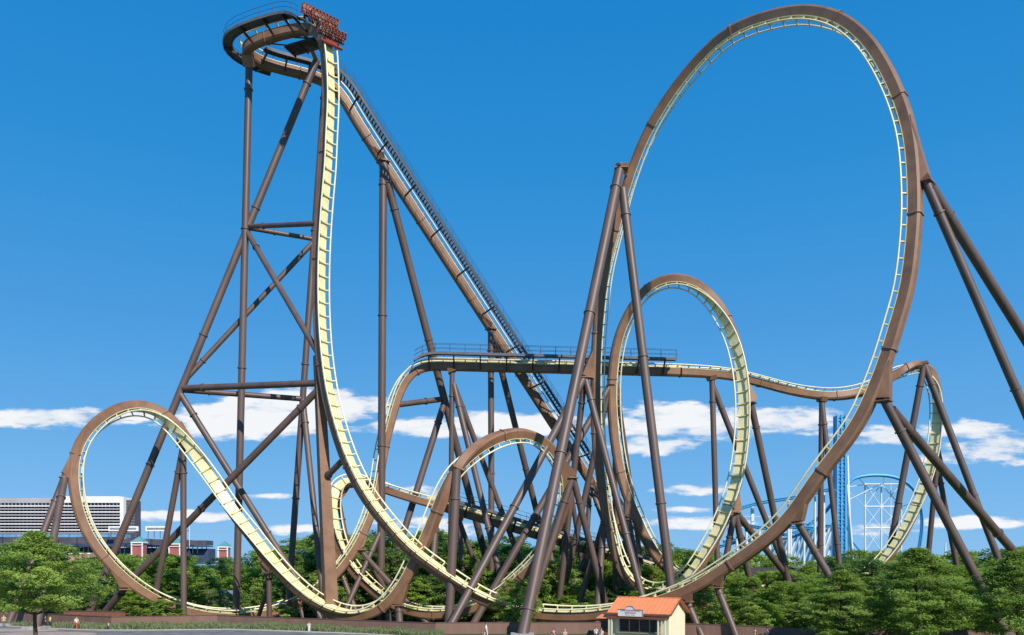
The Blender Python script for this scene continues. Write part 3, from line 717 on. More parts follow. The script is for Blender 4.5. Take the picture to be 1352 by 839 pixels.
for rI, i in enumerate(rows):
    ch = MB()
    ax = (Lt[i], T[i], U[i])
    ch.box(fr(i, 0, RH+.28*K), (1.72*K, .26*K, .10*K), ax)
    ch.box(fr(i, 0, RH+.12*K, 0), (.75*K, .8*K, .12*K), ax)
    co = ch.build('car_chassis', M['trainred'], tr)
    for s_ in (-1, 1):
        wb = MB()
        for t_ in (-.6, .6):
            for dz in (.22, -.22):
                c = fr(i, s_*RG, RH+dz*K, t_*K); wb.tube(c-Lt[i]*.07*K, c+Lt[i]*.07*K, .13*K, n=12)
            wb.beam(fr(i, s_*(RG+.14*K), RH-.25*K, t_*K), fr(i, s_*(RG+.14*K), RH+.3*K, t_*K), .06*K, .1*K)
        wb.build('wheel_assembly', M['black'], tr)
    if rI == 2:
        nb = MB(); nb.box(fr(i, 0, RH+.15*K, .9*K), (1.45*K, .12*K, .12*K), ax); nb.build('front_fairing', M['trainred'], tr)
    for k in range(8):
        l = (k-3.5)*SW
        # figure frame: x = lateral, y = backwards (-T), z = U
        z = U[i]; y = -T[i]; x = y.cross(z)
        R = Matrix((x, y, z)).transposed().to_4x4()
        pos = fr(i, l, RH+.50*K)
        so = bpy.data.objects.new('seat', SEAT); C.objects.link(so); so.parent = tr
        so.matrix_local = Matrix.Translation(pos-org(tr)) @ R @ Matrix.Scale(1.12, 4)
        pr = person(pos+U[i]*.08, 0, 'sit', SHIRTS[(ri*5+rI*3) % 8], [(.2, .07, .05), (.3, .22, .18), (.1, .05, .05)][ri % 3],
                    'rider strapped in the %s row of the train, %s' % (['rear', 'middle', 'front'][rI], ['leftmost seat', 'second seat from left', 'third seat from left', 'fourth seat from left', 'fifth seat from left', 'sixth seat from left', 'second seat from right', 'rightmost seat'][k if Lt[i].x > 0 else 7-k]), 'riders on the coaster train', 1.0)
        pr.rotation_euler = (Matrix.Translation(pos) @ R).to_euler()
        ri += 1

# ------------------------------------------------------------------ ground, road, kerb
def sheet(name, xs, ys, zf, m):
    mb = MB(); mb.grid([[V((x, y, zf(x, y))) for x in xs] for y in ys], True)
    return mb.build(name, m, fix=False)
xs = [-2200, -1200, -700, -400, -250, -160]+[-120+k*1.5 for k in range(161)]+[160, 250, 400, 700, 1200, 2200]
ys = [-60, -20, 20, 50, 70]+[84+k*2 for k in range(32)]+[160, 200, 300, 500, 900, 1500, 2600]
tag(sheet('ground', xs, ys, gz, M['ground']), 'green turf and soil ground under the coaster', None, None, 'structure')
# road outline from the photo: kerb line pixels -> ground
def gpt(px, py):
    Y = 84.
    for _ in range(25):
        X = (px-CX)/F*Y*K; g = gz(X, Y*K)/K; Y = (EYE-g)*F/(py-HY)
    return V(((px-CX)/F*Y*K, Y*K, 0))
kline = [gpt(-60, 826), gpt(0, 827.5), gpt(65, 831), gpt(130, 833), gpt(200, 833), gpt(300, 832), gpt(400, 835), gpt(470, 837.5), gpt(520, 840), gpt(600, 846)]
kline = [kline[0]+V((-60, 4, 0))]+kline+[kline[-1]+V((14, -8, 0))]
kline = [a_.lerp(b_, k/max(1, int((b_-a_).length/1.5))) for a_, b_ in zip(kline, kline[1:]) for k in range(max(1, int((b_-a_).length/1.5)))]
rd = MB(); rows_ = []
for p_ in kline:
    col = []
    for t in [k/24 for k in range(25)]:
        y = p_.y-.2-(p_.y-.2-40)*t; col.append(V((p_.x, y, gz(p_.x, y)+.05)))
    rows_.append(col)
rd.grid(rows_, True); tag(rd.build('road', M['asphalt'], fix=False), 'grey asphalt service road in the lower left corner', None, None, 'structure')
kb = MB()
rows_ = []
for k, p_ in enumerate(kline):
    z = gz(p_.x, p_.y); w = .32
    rows_.append([V((p_.x, p_.y-w, z-.05)), V((p_.x, p_.y-w, z+.14)), V((p_.x, p_.y+w, z+.14)), V((p_.x, p_.y+w, z-.05))])
kb.grid(rows_, False); tag(kb.build('kerb', M['kerb'], fix=False), 'pale concrete kerb along the road', None, None, 'structure')
pv = MB()
for cx_, cy_, rx, ry in ((20, 833, 5.5, 1.3), (62, 838, 6.0, 1.6)):
    c = gpt(cx_, cy_); ring_ = []
    for k in range(28):
        a_ = 2*math.pi*k/28; x, y = c.x+rx*math.cos(a_), c.y+ry*math.sin(a_)*1.4
        ring_.append(V((x, y, gz(x, y)+.13)))
    pv.face(ring_); pv.grid([[v_-V((0, 0, .14)) for v_ in ring_], ring_], False, True)
tag(pv.build('pavement', M['paving']), 'tan paved islands at the road edge around the support legs', None, None, 'structure')

# ------------------------------------------------------------------ fences
def fence(label, pts, zb=None, m='fence', panel=6.5, post=True, name='fence', h=None):
    """pts: (px, y_top_px, Y)"""
    tops = [at(*p_) for p_ in pts]
    root = thing(name, V((tops[0].x, tops[0].y, gz(tops[0].x, tops[0].y))), label, 'fence', 'brown site fences')
    pn = MB(); cp_ = MB(); posts = []
    for a_, b_ in zip(tops, tops[1:]):
        n_ = max(1, round((b_-a_).length/panel)); d = (b_-a_).normalized(); nn = V((d.y, -d.x, 0)).normalized()
        for k in range(n_):
            p_, q = a_.lerp(b_, k/n_), a_.lerp(b_, (k+1)/n_)
            z0, z1 = gz(p_.x, p_.y)-.1, gz(q.x, q.y)-.1
            if h: z0, z1 = p_.z-h, q.z-h
            off = nn*.03
            pn.hexa([V((p_.x, p_.y, z0))-off, V((q.x, q.y, z1))-off, V((q.x, q.y, z1))+off, V((p_.x, p_.y, z0))+off],
                    [p_-off-V((0, 0, .06)), q-off-V((0, 0, .06)), q+off-V((0, 0, .06)), p_+off-V((0, 0, .06))])
            posts.append((p_-nn*.14 if (p_-nn*.14).y > p_.y else p_+nn*.14, z0))
        cp_.beam(a_+V((0, 0, .0)), b_+V((0, 0, .0)), .08, .05)
    pn.build('panel', M[m], root); cp_.build('cap_rail', M['fencetrim'], root)
    if post:
        for p_, z0 in posts:
            ps = MB(); ps.box(((p_.x), (p_.y), (p_.z+z0)/2), (.07, .07, (p_.z-z0)/2-.08)); ps.build('post', M['fencetrim'], root)
    return root
fence('dark brown fence behind the near left tree and walking visitors', [(-40, 805.5, 96), (24, 809, 92.8), (147, 814.6, 86.4)])
fence('sunlit reddish brown fence under the valley of the leftmost loop', [(147, 814.8, 86.4), (287, 812.3, 89.8)])
fence('long shaded brown fence below the arched loop valley, partly behind shrubs', [(287, 812.6, 89.8), (440, 818, 85.9), (575, 823, 82)])
fence('sunlit brown fence crossed by the long leaning leg left of the kiosk', [(575, 822.4, 82), (700, 822, 84), (815, 822, 85.5)])
fence('brown fence running right from the kiosk below the trees', [(880, 823, 83), (925, 824, 82), (1067, 830, 78.5), (1141, 831.5, 77.5), (1280, 833, 76.5), (1420, 834.5, 76)])
fence('low rust red wall behind the dark fence at the left', [(84, 806.5, 97), (165, 808, 95)], m='redwall', post=False, h=1.6, name='low_wall')

# ------------------------------------------------------------------ kiosk
def kiosk():
    th = math.radians(33)
    ex = V((math.cos(th), -math.sin(th), 0)); ey = V((math.sin(th), math.cos(th), 0)); ez = V((0, 0, 1))
    fr_c = V((14.3*K, 76*K, 0)); W = 5.72*K; D = 4.0*K
    g = gz(fr_c.x, fr_c.y)-.02; o = fr_c-ex*W; o.z = g
    zt = 3.55*K-g; zr = 4.72*K-g
    root = thing('kiosk', o+ex*W/2+ey*D/2, 'cream food kiosk with bright orange gabled roof and white sign by the fence', 'kiosk')
    Q = lambda x, y, z: o+ex*x+ey*y+ez*z
    def bx(mb, x0, x1, y0, y1, z0, z1): mb.hexa([Q(x0, y0, z0), Q(x1, y0, z0), Q(x1, y1, z0), Q(x0, y1, z0)], [Q(x0, y0, z1), Q(x1, y0, z1), Q(x1, y1, z1), Q(x0, y1, z1)])
    w = MB()
    t = .15
    bx(w, 0, W, D-t, D, 0, zt); bx(w, 0, t, t, D-t, 0, zt); bx(w, W-t, W, 0, D-t, 0, zt)
    # front: sill wall, header, jambs
    bx(w, t, W-t, 0, t, 0, 1.25); bx(w, t, W-t, 0, t, 2.95, zt); bx(w, t, 1.0, 0, t, 1.25, 2.95); bx(w, W-1.1, W-t, 0, t, 1.25, 2.95)
    for x0 in (0, W-t):
        w.face([Q(x0, 0, zt), Q(x0, D, zt), Q(x0, D/2, zr-.12)]); w.face([Q(x0+t, 0, zt), Q(x0+t, D, zt), Q(x0+t, D/2, zr-.12)])
    w.build('wall', M['cream'], root)
    rf = MB(); e = .45
    def slope(y0, z0, y1, z1):
        rf.hexa([Q(-e, y0, z0), Q(W+e, y0, z0), Q(W+e, y1, z1), Q(-e, y1, z1)], [Q(-e, y0, z0+.14), Q(W+e, y0, z0+.14), Q(W+e, y1, z1+.14), Q(-e, y1, z1+.14)])
    k = (zr-zt)/(D/2)
    slope(-.5, zt-.5*k, D/2, zr); slope(D+.5, zt-.5*k, D/2, zr)
    for q in range(15):   # standing seams
        x = -e+.06+(W+2*e-.12)*q/14
        for y0 in (-.5, D+.5): rf.beam(Q(x, y0, zt-.5*k+.17), Q(x, D/2, zr+.17), .022, .03)
    rf.beam(Q(-e, D/2, zr+.16), Q(W+e, D/2, zr+.16), .12, .05)
    r_ = rf.build('roof', M['roof'], root)
    bg = MB()
    for y0 in (-.5, D+.5): bg.beam(Q(W+e+.02, y0, zt-.5*k+.02), Q(W+e+.02, D/2, zr+.02), .03, .12)
    bg.beam(Q(-e, -.53, zt-.5*k), Q(W+e, -.53, zt-.5*k), .03, .1)
    bg.build('fascia', M['trim'], r_)
    # porch band and its lean-to strip
    pb = MB(); bx(pb, -.2, W+.05, -1.05, -.02, 2.98, 3.10); bx(pb, -.2, W+.05, -1.10, -1.04, 2.86, 3.14); pb.build('porch_roof', M['trim'], root)
    for x in (.05, .38, W-.95, W-.5, W-.12):
        pm = MB(); bx(pm, x-.09, x+.09, -1.0, -.82, 0, 2.86); pm.build('porch_post', M['cream'], root)
    wn = MB(); bx(wn, 1.0, W-1.1, .05, .09, 1.25, 2.95); wo = wn.build('window', M['glassdark'], root)
    nf = MB(); n_ = 4; x0, x1 = 1.0, W-1.1
    for q in range(n_+1):
        x = x0+(x1-x0)*q/n_; bx(nf, x-.06, x+.06, -.02, .05, 1.25, 2.95)
    bx(nf, x0-.06, x1+.06, -.03, .05, 1.18, 1.27); bx(nf, x0-.06, x1+.06, -.03, .05, 2.9, 3.0)
    nf.build('window_frame', M['tan'], wo)
    ctr = MB(); bx(ctr, .8, W-.9, -.4, -.04, 1.08, 1.16); ctr.build('counter', M['tan'], root)
    # sign with arched head
    sg = MB(); sx0, sx1 = 1.35, 4.6; z0, z1 = 3.16, 4.0; cxm = (sx0+sx1)/2-.05; rad = .62
    prof = [(sx0, z0), (sx1, z0), (sx1, z1)]+[(cxm+rad*math.cos(a_), z1+.42*math.sin(a_)) for a_ in [math.pi*q/12 for q in range(13)]]+[(sx0, z1)]
    f_ = [Q(x, -1.12, z) for x, z in prof]; b_ = [Q(x, -1.02, z) for x, z in prof]
    sg.face(f_); sg.face(list(reversed(b_)))
    for q in range(len(prof)): j = (q+1) % len(prof); sg.face([f_[q], f_[j], b_[j], b_[q]])
    so = sg.build('sign', M['white'], root)
    bd = MB()
    for q in range(len(prof)):
        j = (q+1) % len(prof); bd.beam(f_[q]-ey*.02, f_[j]-ey*.02, .03, .03)
    bd.build('sign_border', M['tan'], so)
    tx = MB(); rnd = random.Random(3)
    def line(xa, xb, zc, h):
        x = xa
        while x < xb:
            w_ = h*rnd.choice((.5, .6, .7))
            kk = rnd.randrange(4)
            bx(tx, x, x+.035, -1.135, -1.125, zc-h/2, zc+h/2)
            if kk != 1: bx(tx, x+.037, x+w_, -1.135, -1.125, zc+h/2-.035, zc+h/2)
            if kk in (0, 2): bx(tx, x+.037, x+w_, -1.135, -1.125, zc-.018, zc+.018)
            if kk in (1, 3): bx(tx, x+.037, x+w_, -1.135, -1.125, zc-h/2, zc-h/2+.035)
            if kk != 2: bx(tx, x+w_-.033, x+w_+.001, -1.137, -1.126, zc-h/2+.037, zc+h/2-.037)
            x += w_+.055
            if rnd.random() < .12: x += .1
    line(sx0+.35, sx1-.35, 3.86, .2); line(cxm-.65, cxm+.65, 3.58, .2)
    tx.build('lettering', M['pink'], so)
    tx = MB(); line(cxm-.6, cxm+.6, 3.32, .11); tx.build('lettering', M['greytext'], so)
    # small annex awning on the left
    an = MB(); an.hexa([Q(-1.9, -.6, 2.72), Q(-.3, -.6, 2.72), Q(-.3, .9, 3.1), Q(-1.9, .9, 3.1)], [Q(-1.9, -.6, 2.8), Q(-.3, -.6, 2.8), Q(-.3, .9, 3.18), Q(-1.9, .9, 3.18)])
    an.build('awning', M['roof'], root)
    aw = MB(); bx(aw, -1.5, -.5, -.1, .7, 0, 2.7); aw.build('annex', M['trim'], root)
    aw = MB(); bx(aw, -1.35, -.62, -.16, -.1, 1.4, 2.4); aw.build('hatch', M['glassdark'], root)
kiosk()

# small buildings behind
def hut(name, label, px, py_top, Y, w, d, hr, roofm, wallm, yaw, cat='building', gable=.35):
    c = at(px, py_top, Y); g = gz(c.x, c.y)
    root = thing(name, V((c.x, c.y, g)), label, cat)
    ex = V((math.cos(yaw), math.sin(yaw), 0)); ey = V((-ex.y, ex.x, 0)); o = V((c.x, c.y, g)); H = c.z-g; he = H*(1-gable)
    Q = lambda x, y, z: o+ex*x+ey*y+V((0, 0, z))
    w_ = MB(); w_.hexa([Q(-w, -d, 0), Q(w, -d, 0), Q(w, d, 0), Q(-w, d, 0)], [Q(-w, -d, he), Q(w, -d, he), Q(w, d, he), Q(-w, d, he)])
    for x in (-w, w): w_.face([Q(x, -d, he), Q(x, d, he), Q(x, 0, H-.1)])
    w_.build('wall', M[wallm], root)
    rf = MB()
    for s_ in (-1, 1): rf.hexa([Q(-w-.4, s_*(d+.4), he-.3), Q(w+.4, s_*(d+.4), he-.3), Q(w+.4, 0, H-.1), Q(-w-.4, 0, H-.1)], [Q(-w-.4, s_*(d+.4), he-.15), Q(w+.4, s_*(d+.4), he-.15), Q(w+.4, 0, H+.05), Q(-w-.4, 0, H+.05)])
    rf.build('roof', M[roofm], root)
    dr = MB(); dr.box(Q(0, -d-.03, 1.05), (.5, .03, 1.05), (ex, ey, V((0, 0, 1)))); dr.build('door', M['trim'], root)
    return root
hut('shed', 'grey roofed service shed half hidden by trees behind the leftmost loop valley', 293, 780, 112, 2.8, 3.0, 0, 'greyroof', 'tan', .1, gable=.6)
hut('shed', 'rust brown roofed shed peeking out behind the kiosk under the tallest loop', 921, 784, 93, 2.2, 2.0, 0, 'brownroof', 'trim', -.4, gable=.5)
hut('station_building', 'dark low station roof showing in a gap of the trees right of the middle loop', 1020, 750, 123, 4.5, 3.5, 0, 'dark', 'trim', .15, gable=.3)

# ------------------------------------------------------------------ people on the ground
def P_(px, fy, rot, pose, sh, pa, label, s_=1., hc=None):
    q = gpt(px, fy); q.z = gz(q.x, q.y)+.01
    person(q, rot, pose, sh, pa, label, 'visitors on the ground', s_, hc)
P_(5, 829, .4, 'stand', (.65, .6, .12), (.2, .2, .2), 'person in a yellow top standing at the left edge of the picture')
P_(60, 830, 2.5, 'walk', (.06, .07, .06), (.04, .04, .04), 'person in dark clothes walking beside one in yellow')
P_(66, 830, 2.6, 'walk', (.75, .68, .2), (.05, .06, .05), 'person in a yellow top walking beside one in dark clothes')
P_(101, 831.8, 1.2, 'walk', (.85, .75, .68), (.6, .08, .05), 'person in a white top and red trousers walking along the kerb')
P_(143, 832.5, -.8, 'stand', (.8, .8, .75), (.04, .05, .04), 'child in white top and dark trousers standing on the kerb', .62)
P_(408, 835, .6, 'stand', (.85, .85, .85), (.8, .8, .78), 'person dressed all in white standing before the long shaded fence', .78)
P_(642, 841, 1.6, 'walk', (.85, .82, .78), (.75, .6, .5), 'person in white walking in front of the sunlit fence')
P_(636.5, 846, 1.5, 'walk', (.04, .04, .05), (.03, .03, .03), 'small dark clothed child beside the walker in white', .65)
P_(731, 850, 0, 'stand', (.05, .06, .12), (.03, .03, .05), 'dark haired person in navy with only the head above the picture edge')
P_(746, 851, .3, 'stand', (.7, .5, .4), (.3, .3, .3), 'person with only the head showing left of the kiosk', 1, (.5, .3, .12))
P_(787, 847, .2, 'stand', (.85, .85, .83), (.1, .1, .2), 'person in white waiting at the left of the kiosk awning')
P_(794, 849, -.5, 'stand', (.82, .84, .88), (.6, .6, .6), 'person in pale blue standing closest to the kiosk post')
P_(997, 848, .9, 'stand', (.05, .05, .06), (.05, .05, .06), 'dark haired person in black in front of the right fence')
P_(1013, 848, -.9, 'stand', (.85, .8, .75), (.6, .5, .4), 'person in white in front of the right fence')

# ------------------------------------------------------------------ trees
def crown_mesh(seed, n_clump, n_leaf, leaf, shape, m, dens_low=.22):
    rnd = random.Random(seed); mb_v = []; mb_f = []; tone = []
    H = 10.0; tips = []
    for c in range(n_clump):
        while True:
            h = rnd.random()
            if shape == 'cone': R = .30*(1-h)**.75+.02
            elif shape == 'layer': R = .46*math.sin(math.pi*min(1, (h*.92+.12)))**.55*(1-.35*h)
            else: R = .42*math.sin(math.pi*(h*.86+.10))**.6
            a_ = rnd.uniform(0, 2*math.pi); rr = math.sqrt(rnd.uniform(.12, 1))
            lump = 1+.22*math.sin(a_*2+seed)+.16*math.sin(a_*5+h*9+seed*2)
            x, y = R*rr*lump*math.cos(a_), R*rr*lump*math.sin(a_)
            z = dens_low+(1-dens_low)*h
            if rnd.random() < .35+.65*rr: break
        cs = {'round': .080, 'layer': .075, 'cone': .06}[shape]*rnd.uniform(.55, 1.35)
        ctr = V((x, y, z))*H; tips.append(ctr)
        tn = rnd.random()**1.3*.65
        flat = .36 if shape != 'round' else .45
        outw = V((x, y, .12+max(0, (h-.4))*.6)).normalized()
        for l in range(n_leaf//n_clump):
            d = V((rnd.gauss(0, 1), rnd.gauss(0, 1), rnd.gauss(0, 1))).normalized()*(rnd.random()**.45)
            p = ctr+V((d.x*cs, d.y*cs, d.z*cs*flat))*H*1.15
            nrm = (V((0, 0, .9))+outw*.6+V((rnd.gauss(0, .55), rnd.gauss(0, .55), rnd.gauss(0, .45)))).normalized()
            u = nrm.orthogonal().normalized(); w = nrm.cross(u); t = rnd.uniform(0, 6.28)
            u, w = u*math.cos(t)+w*math.sin(t), w*math.cos(t)-u*math.sin(t)
            s1, s2 = leaf*rnd.uniform(.7, 1.4), leaf*rnd.uniform(.35, .6)
            i = len(mb_v); mb_v += [p-u*s1, p+w*s2+nrm*.1*s1, p+u*s1, p-w*s2+nrm*.1*s1]; mb_f.append((i, i+1, i+2, i+3))
            tone += [min(1, tn+rnd.random()*.3)]*4
    me = bpy.data.meshes.new('crown'); me.from_pydata([tuple(v_) for v_ in mb_v], [], mb_f)
    at_ = me.attributes.new('tone', 'FLOAT', 'POINT'); at_.data.foreach_set('value', tone)
    me.materials.append(m); return me, tips
def trunk_mesh(seed, tips, r=.20, top=8.2, forks=0):
    rnd = random.Random(seed+99); mb = MB()
    pts = [V((math.sin(k*.9+seed)*.08*k/3, math.cos(k*1.3+seed)*.08*k/3, top*k/6)) for k in range(7)]; pts[0].z = -.4
    mb.path(pts, [r*1.35, r*.95, r*.8, r*.62, r*.45, r*.28, r*.1], 10)
    for tp in rnd.sample(tips, min(16, len(tips))):
        k = max(1, min(5, int((tp.z*.78)/top*6))); b0 = pts[k].lerp(pts[min(6, k+1)], .3)
        if b0.z > tp.z: b0 = pts[1]
        md = b0.lerp(tp, .5)+V((0, 0, -.02*tp.z+.25))
        mb.path([b0, md, tp], [r*.38, r*.22, r*.06], 6)
    me = mb.mesh('trunk', M['bark']); return me
KIND = {}
def kind(nm, seed, nc, nl, leaf, shape, m, low, r=.2, top=8.2):
    c, t = crown_mesh(seed, nc, nl, leaf, shape, M[m], low); KIND[nm] = (c, trunk_mesh(seed, t, r, top))
kind('roundA', 1, 190, 11000, .19, 'round', 'leafA', .16)
kind('roundB', 2, 210, 11000, .19, 'round', 'leafA', .14)
kind('roundC', 3, 180, 11000, .19, 'round', 'leafB', .16)
kind('darkA', 4, 180, 11000, .19, 'round', 'leafD', .12)
kind('cone', 5, 110, 8000, .18, 'cone', 'leafD', .08)
kind('fineA', 6, 300, 30000, .125, 'layer', 'leafB', .2, .17)
kind('fineC', 16, 260, 26000, .12, 'layer', 'leafB', .37, .17)
kind('fineB', 7, 300, 30000, .125, 'layer', 'leafB', .17, .17)
kind('bush', 8, 60, 6000, .30, 'round', 'leafA', .04, .12, 5)
ntree = 0
TG = 'trees of the park'
def tree(kd, px, ytop, Y, label, wscale=1., name='tree', dz=0, group=TG, cat='tree'):
    X = (px-CX)/F*Y*K; y = Y*K; g = gz(X, y); top = at(px, ytop, Y).z; h = top-g
    root = thing(name, V((X, y, g)), label, cat, group)
    s = h/10.2; root.scale = (s*wscale, s*wscale, s); root.rotation_euler = (0, 0, random.uniform(0, 6.28))
    for nm, me in (('crown', KIND[kd][0]), ('trunk', KIND[kd][1])):
        o = bpy.data.objects.new(nm, me); C.objects.link(o); o.parent = root
    return root
# near trees, one by one
tree('fineC', 47, 702, 62, 'near leafy tree at the left edge with slender trunk standing at the road', 1.12, 'broadleaf_tree')
tree('fineB', 1212, 722, 71, 'near light green layered tree in front of the right fence with visible trunk', 1.18, 'broadleaf_tree')
tree('fineA', 1344, 728, 69, 'near tree cut by the right edge of the picture, trunk before the fence', 1.12, 'broadleaf_tree')
tree('fineB', 1112, 752, 73, 'near bushy tree hiding the fence under the tallest loop leg', 1.2, 'broadleaf_tree')
tree('roundC', 683, 764, 86.5, 'small young tree right of the valley of the drop behind the fence', 1.0, 'young_tree')
tree('bush', 218, 788, 92.5, 'round bush covering part of the leftmost loop valley', 1.5, 'bush', cat='bush')
tree('bush', 372, 797, 96, 'little bush behind the fence at the valley of the brake run drop', 1.2, 'bush', cat='bush')
tree('bush', 205, 800, 89.4, 'small bush just behind the sunlit fence', 1.3, 'bush', cat='bush')
tree('bush', 745, 786, 99, 'bush between the crossing legs left of the kiosk', 1.6, 'bush', cat='bush')
tree('bush', 862, 770, 95, 'bush behind the orange kiosk roof', 1.2, 'bush', cat='bush')
# belts of trees
def prof(px, tab):
    for (a, ya), (b, yb) in zip(tab, tab[1:]):
        if a <= px <= b: return ya+(yb-ya)*(px-a)/(b-a)
    return tab[-1][1]
sky_ = [(-80, 730), (100, 732), (180, 731), (230, 731), (300, 730), (370, 716), (400, 703), (440, 696), (520, 700), (580, 700), (640, 706), (700, 712), (780, 716), (880, 716), (930, 722), (1000, 732), (1060, 732), (1140, 722), (1200, 720), (1260, 728), (1300, 722), (1352, 716), (1450, 715)]
rn = random.Random(11)
LAB = {'roundA': 'round mid green tree', 'roundB': 'broad mid green tree', 'roundC': 'yellowish green tree', 'darkA': 'dark green tree', 'cone': 'dark narrow conifer'}
def place_words(px, k, belt):
    side = 'at far left' if px < 120 else 'behind the leftmost loop' if px < 330 else 'behind its valley' if px < 480 else 'behind the arched loop' if px < 700 else 'behind the crossing legs' if px < 860 else 'behind the middle loop' if px < 1000 else 'below the blue tower' if px < 1130 else 'below the twisting hill' if px < 1260 else 'near the right edge'
    return side+', '+belt
cnt = {}
ORD = ['first', 'second', 'third', 'fourth', 'fifth', 'sixth', 'seventh', 'eighth', 'ninth', 'tenth', 'eleventh', 'twelfth']
def belt(x0, x1, step, Y0, Y1, dy, bname, kinds, ws=1.1, top=None):
    x = x0; lst = []
    while x < x1:
        px = x+rn.uniform(-.35, .35)*step; Y = rn.uniform(Y0, Y1)
        yt = (prof(px, sky_) if top is None else prof(px, top))+dy+rn.uniform(-5, 7)
        lst.append((px, yt, Y, rn.choice(kinds))); x += step
    for px, yt, Y, kd in lst:
        base = LAB[kd]+' '+place_words(px, 0, bname)
        cnt[base] = cnt.get(base, 0)+1; n_ = cnt[base]
        lb = base if n_ == 1 else ORD[min(n_-1, 11)]+' '+LAB[kd]+' '+place_words(px, 0, bname)
        tree(kd, px, yt, Y, lb, ws*rn.uniform(.85, 1.15), 'conifer_tree' if kd == 'cone' else 'broadleaf_tree')
mix = ['roundA', 'roundB', 'roundC', 'darkA', 'roundA', 'roundB']
belt(-40, 1420, 40, 150, 172, 4, 'farthest row', mix, 1.25)
belt(-20, 1400, 36, 126, 142, 9, 'middle row', mix, 1.1)
belt(90, 905, 31, 110, 121, 28, 'front row', mix+['darkA', 'cone'], 1.05)
belt(915, 1400, 34, 100, 112, 20, 'third row from fence', mix, 1.15)
belt(925, 1400, 33, 88, 96, 36, 'second row from fence', ['roundA', 'roundB', 'roundC', 'roundA'], 1.25)
belt(945, 1400, 36, 80, 85, 58, 'against the fence', ['roundA', 'roundC', 'roundB', 'darkA'], 1.4)
belt(110, 440, 40, 106, 110, 52, 'low in front', ['roundA', 'darkA', 'roundC'], 1.3)
belt(450, 900, 42, 107, 112, 62, 'low in front', ['roundA', 'darkA', 'roundB'], 1.3)
belt(-30, 130, 30, 98, 108, 30, 'front row', ['roundA', 'darkA', 'roundB'], 1.2)
# far wood on the horizon: one mass
mb = MB()
def wood():
    rnd = random.Random(5); vs = []; fs = []; tn = []
    for k in range(26000):
        px = rnd.uniform(-500, 1850); Y = rnd.uniform(330, 420); X = (px-CX)/F*Y*K
        hgt = 9+3*math.sin(px*.021)+2*math.sin(px*.057+1)+1.5*math.sin(px*.13)
        z = rnd.random()**.7*hgt; p = V((X, Y*K, z)); s = rnd.uniform(.8, 1.8)
        a_ = V((rnd.gauss(0, 1), rnd.gauss(0, .5), rnd.gauss(0, .6))).normalized()*s; b_ = V((rnd.gauss(0, 1), rnd.gauss(0, 1), rnd.gauss(0, 1))).normalized()*s*.7
        i = len(vs); vs += [p-a_, p+b_, p+a_, p-b_]; fs.append((i, i+1, i+2, i+3)); tn += [rnd.random()]*4
    me = bpy.data.meshes.new('far_wood'); me.from_pydata([tuple(v_) for v_ in vs], [], fs)
    a = me.attributes.new('tone', 'FLOAT', 'POINT'); a.data.foreach_set('value', tn); me.materials.append(M['leafD'])
    o = bpy.data.objects.new('far_wood', me); C.objects.link(o); tag(o, 'distant dark green woodland along the horizon', 'woodland', None, 'stuff')
wood()
# ornamental grass strip between kerb and left fences
def grass():
    rnd = random.Random(9); vs = []; fs = []; tn = []
    for k in range(30000):
        px = rnd.uniform(-10, 585); ft = prof(px, [(-20, 822), (147, 826), (287, 825), (440, 829), (600, 836)])
        kb_ = prof(px, [(-20, 826.5), (65, 831), (130, 833), (300, 832), (400, 835), (520, 840), (600, 846)])
        if px < 80 and rnd.random() < .5: continue
        q = gpt(px, rnd.uniform(ft, kb_-.6)); z = gz(q.x, q.y)
        clump = .5+.5*math.sin(q.x*1.3+math.sin(q.y*2)*2)*math.sin(q.x*.37+1)
        h = (.25+.75*clump)*rnd.uniform(.5, 1)*1.05
        lean = V((rnd.gauss(0, .3), rnd.gauss(0, .3), 0))*h; w = V((rnd.uniform(-1, 1), rnd.uniform(-1, 1), 0)).normalized()*.05
        b0 = V((q.x, q.y, z)); tp = b0+lean+V((0, 0, h)); md = b0+lean*.35+V((0, 0, h*.6))
        i = len(vs); vs += [b0-w, b0+w, md+w*1.4, tp, md-w*1.4]; fs.append((i, i+1, i+2, i+3, i+4)); tn += [rnd.random()*.8]*5
    me = bpy.data.meshes.new('ornamental_grass'); me.from_pydata([tuple(v_) for v_ in vs], [], fs)
    a = me.attributes.new('tone', 'FLOAT', 'POINT'); a.data.foreach_set('value', tn); me.materials.append(M['grass'])
    o = bpy.data.objects.new('ornamental_grass', me); C.objects.link(o); tag(o, 'strip of pale green ornamental grass between the kerb and the brown fence', 'grass', None, 'stuff')
grass()

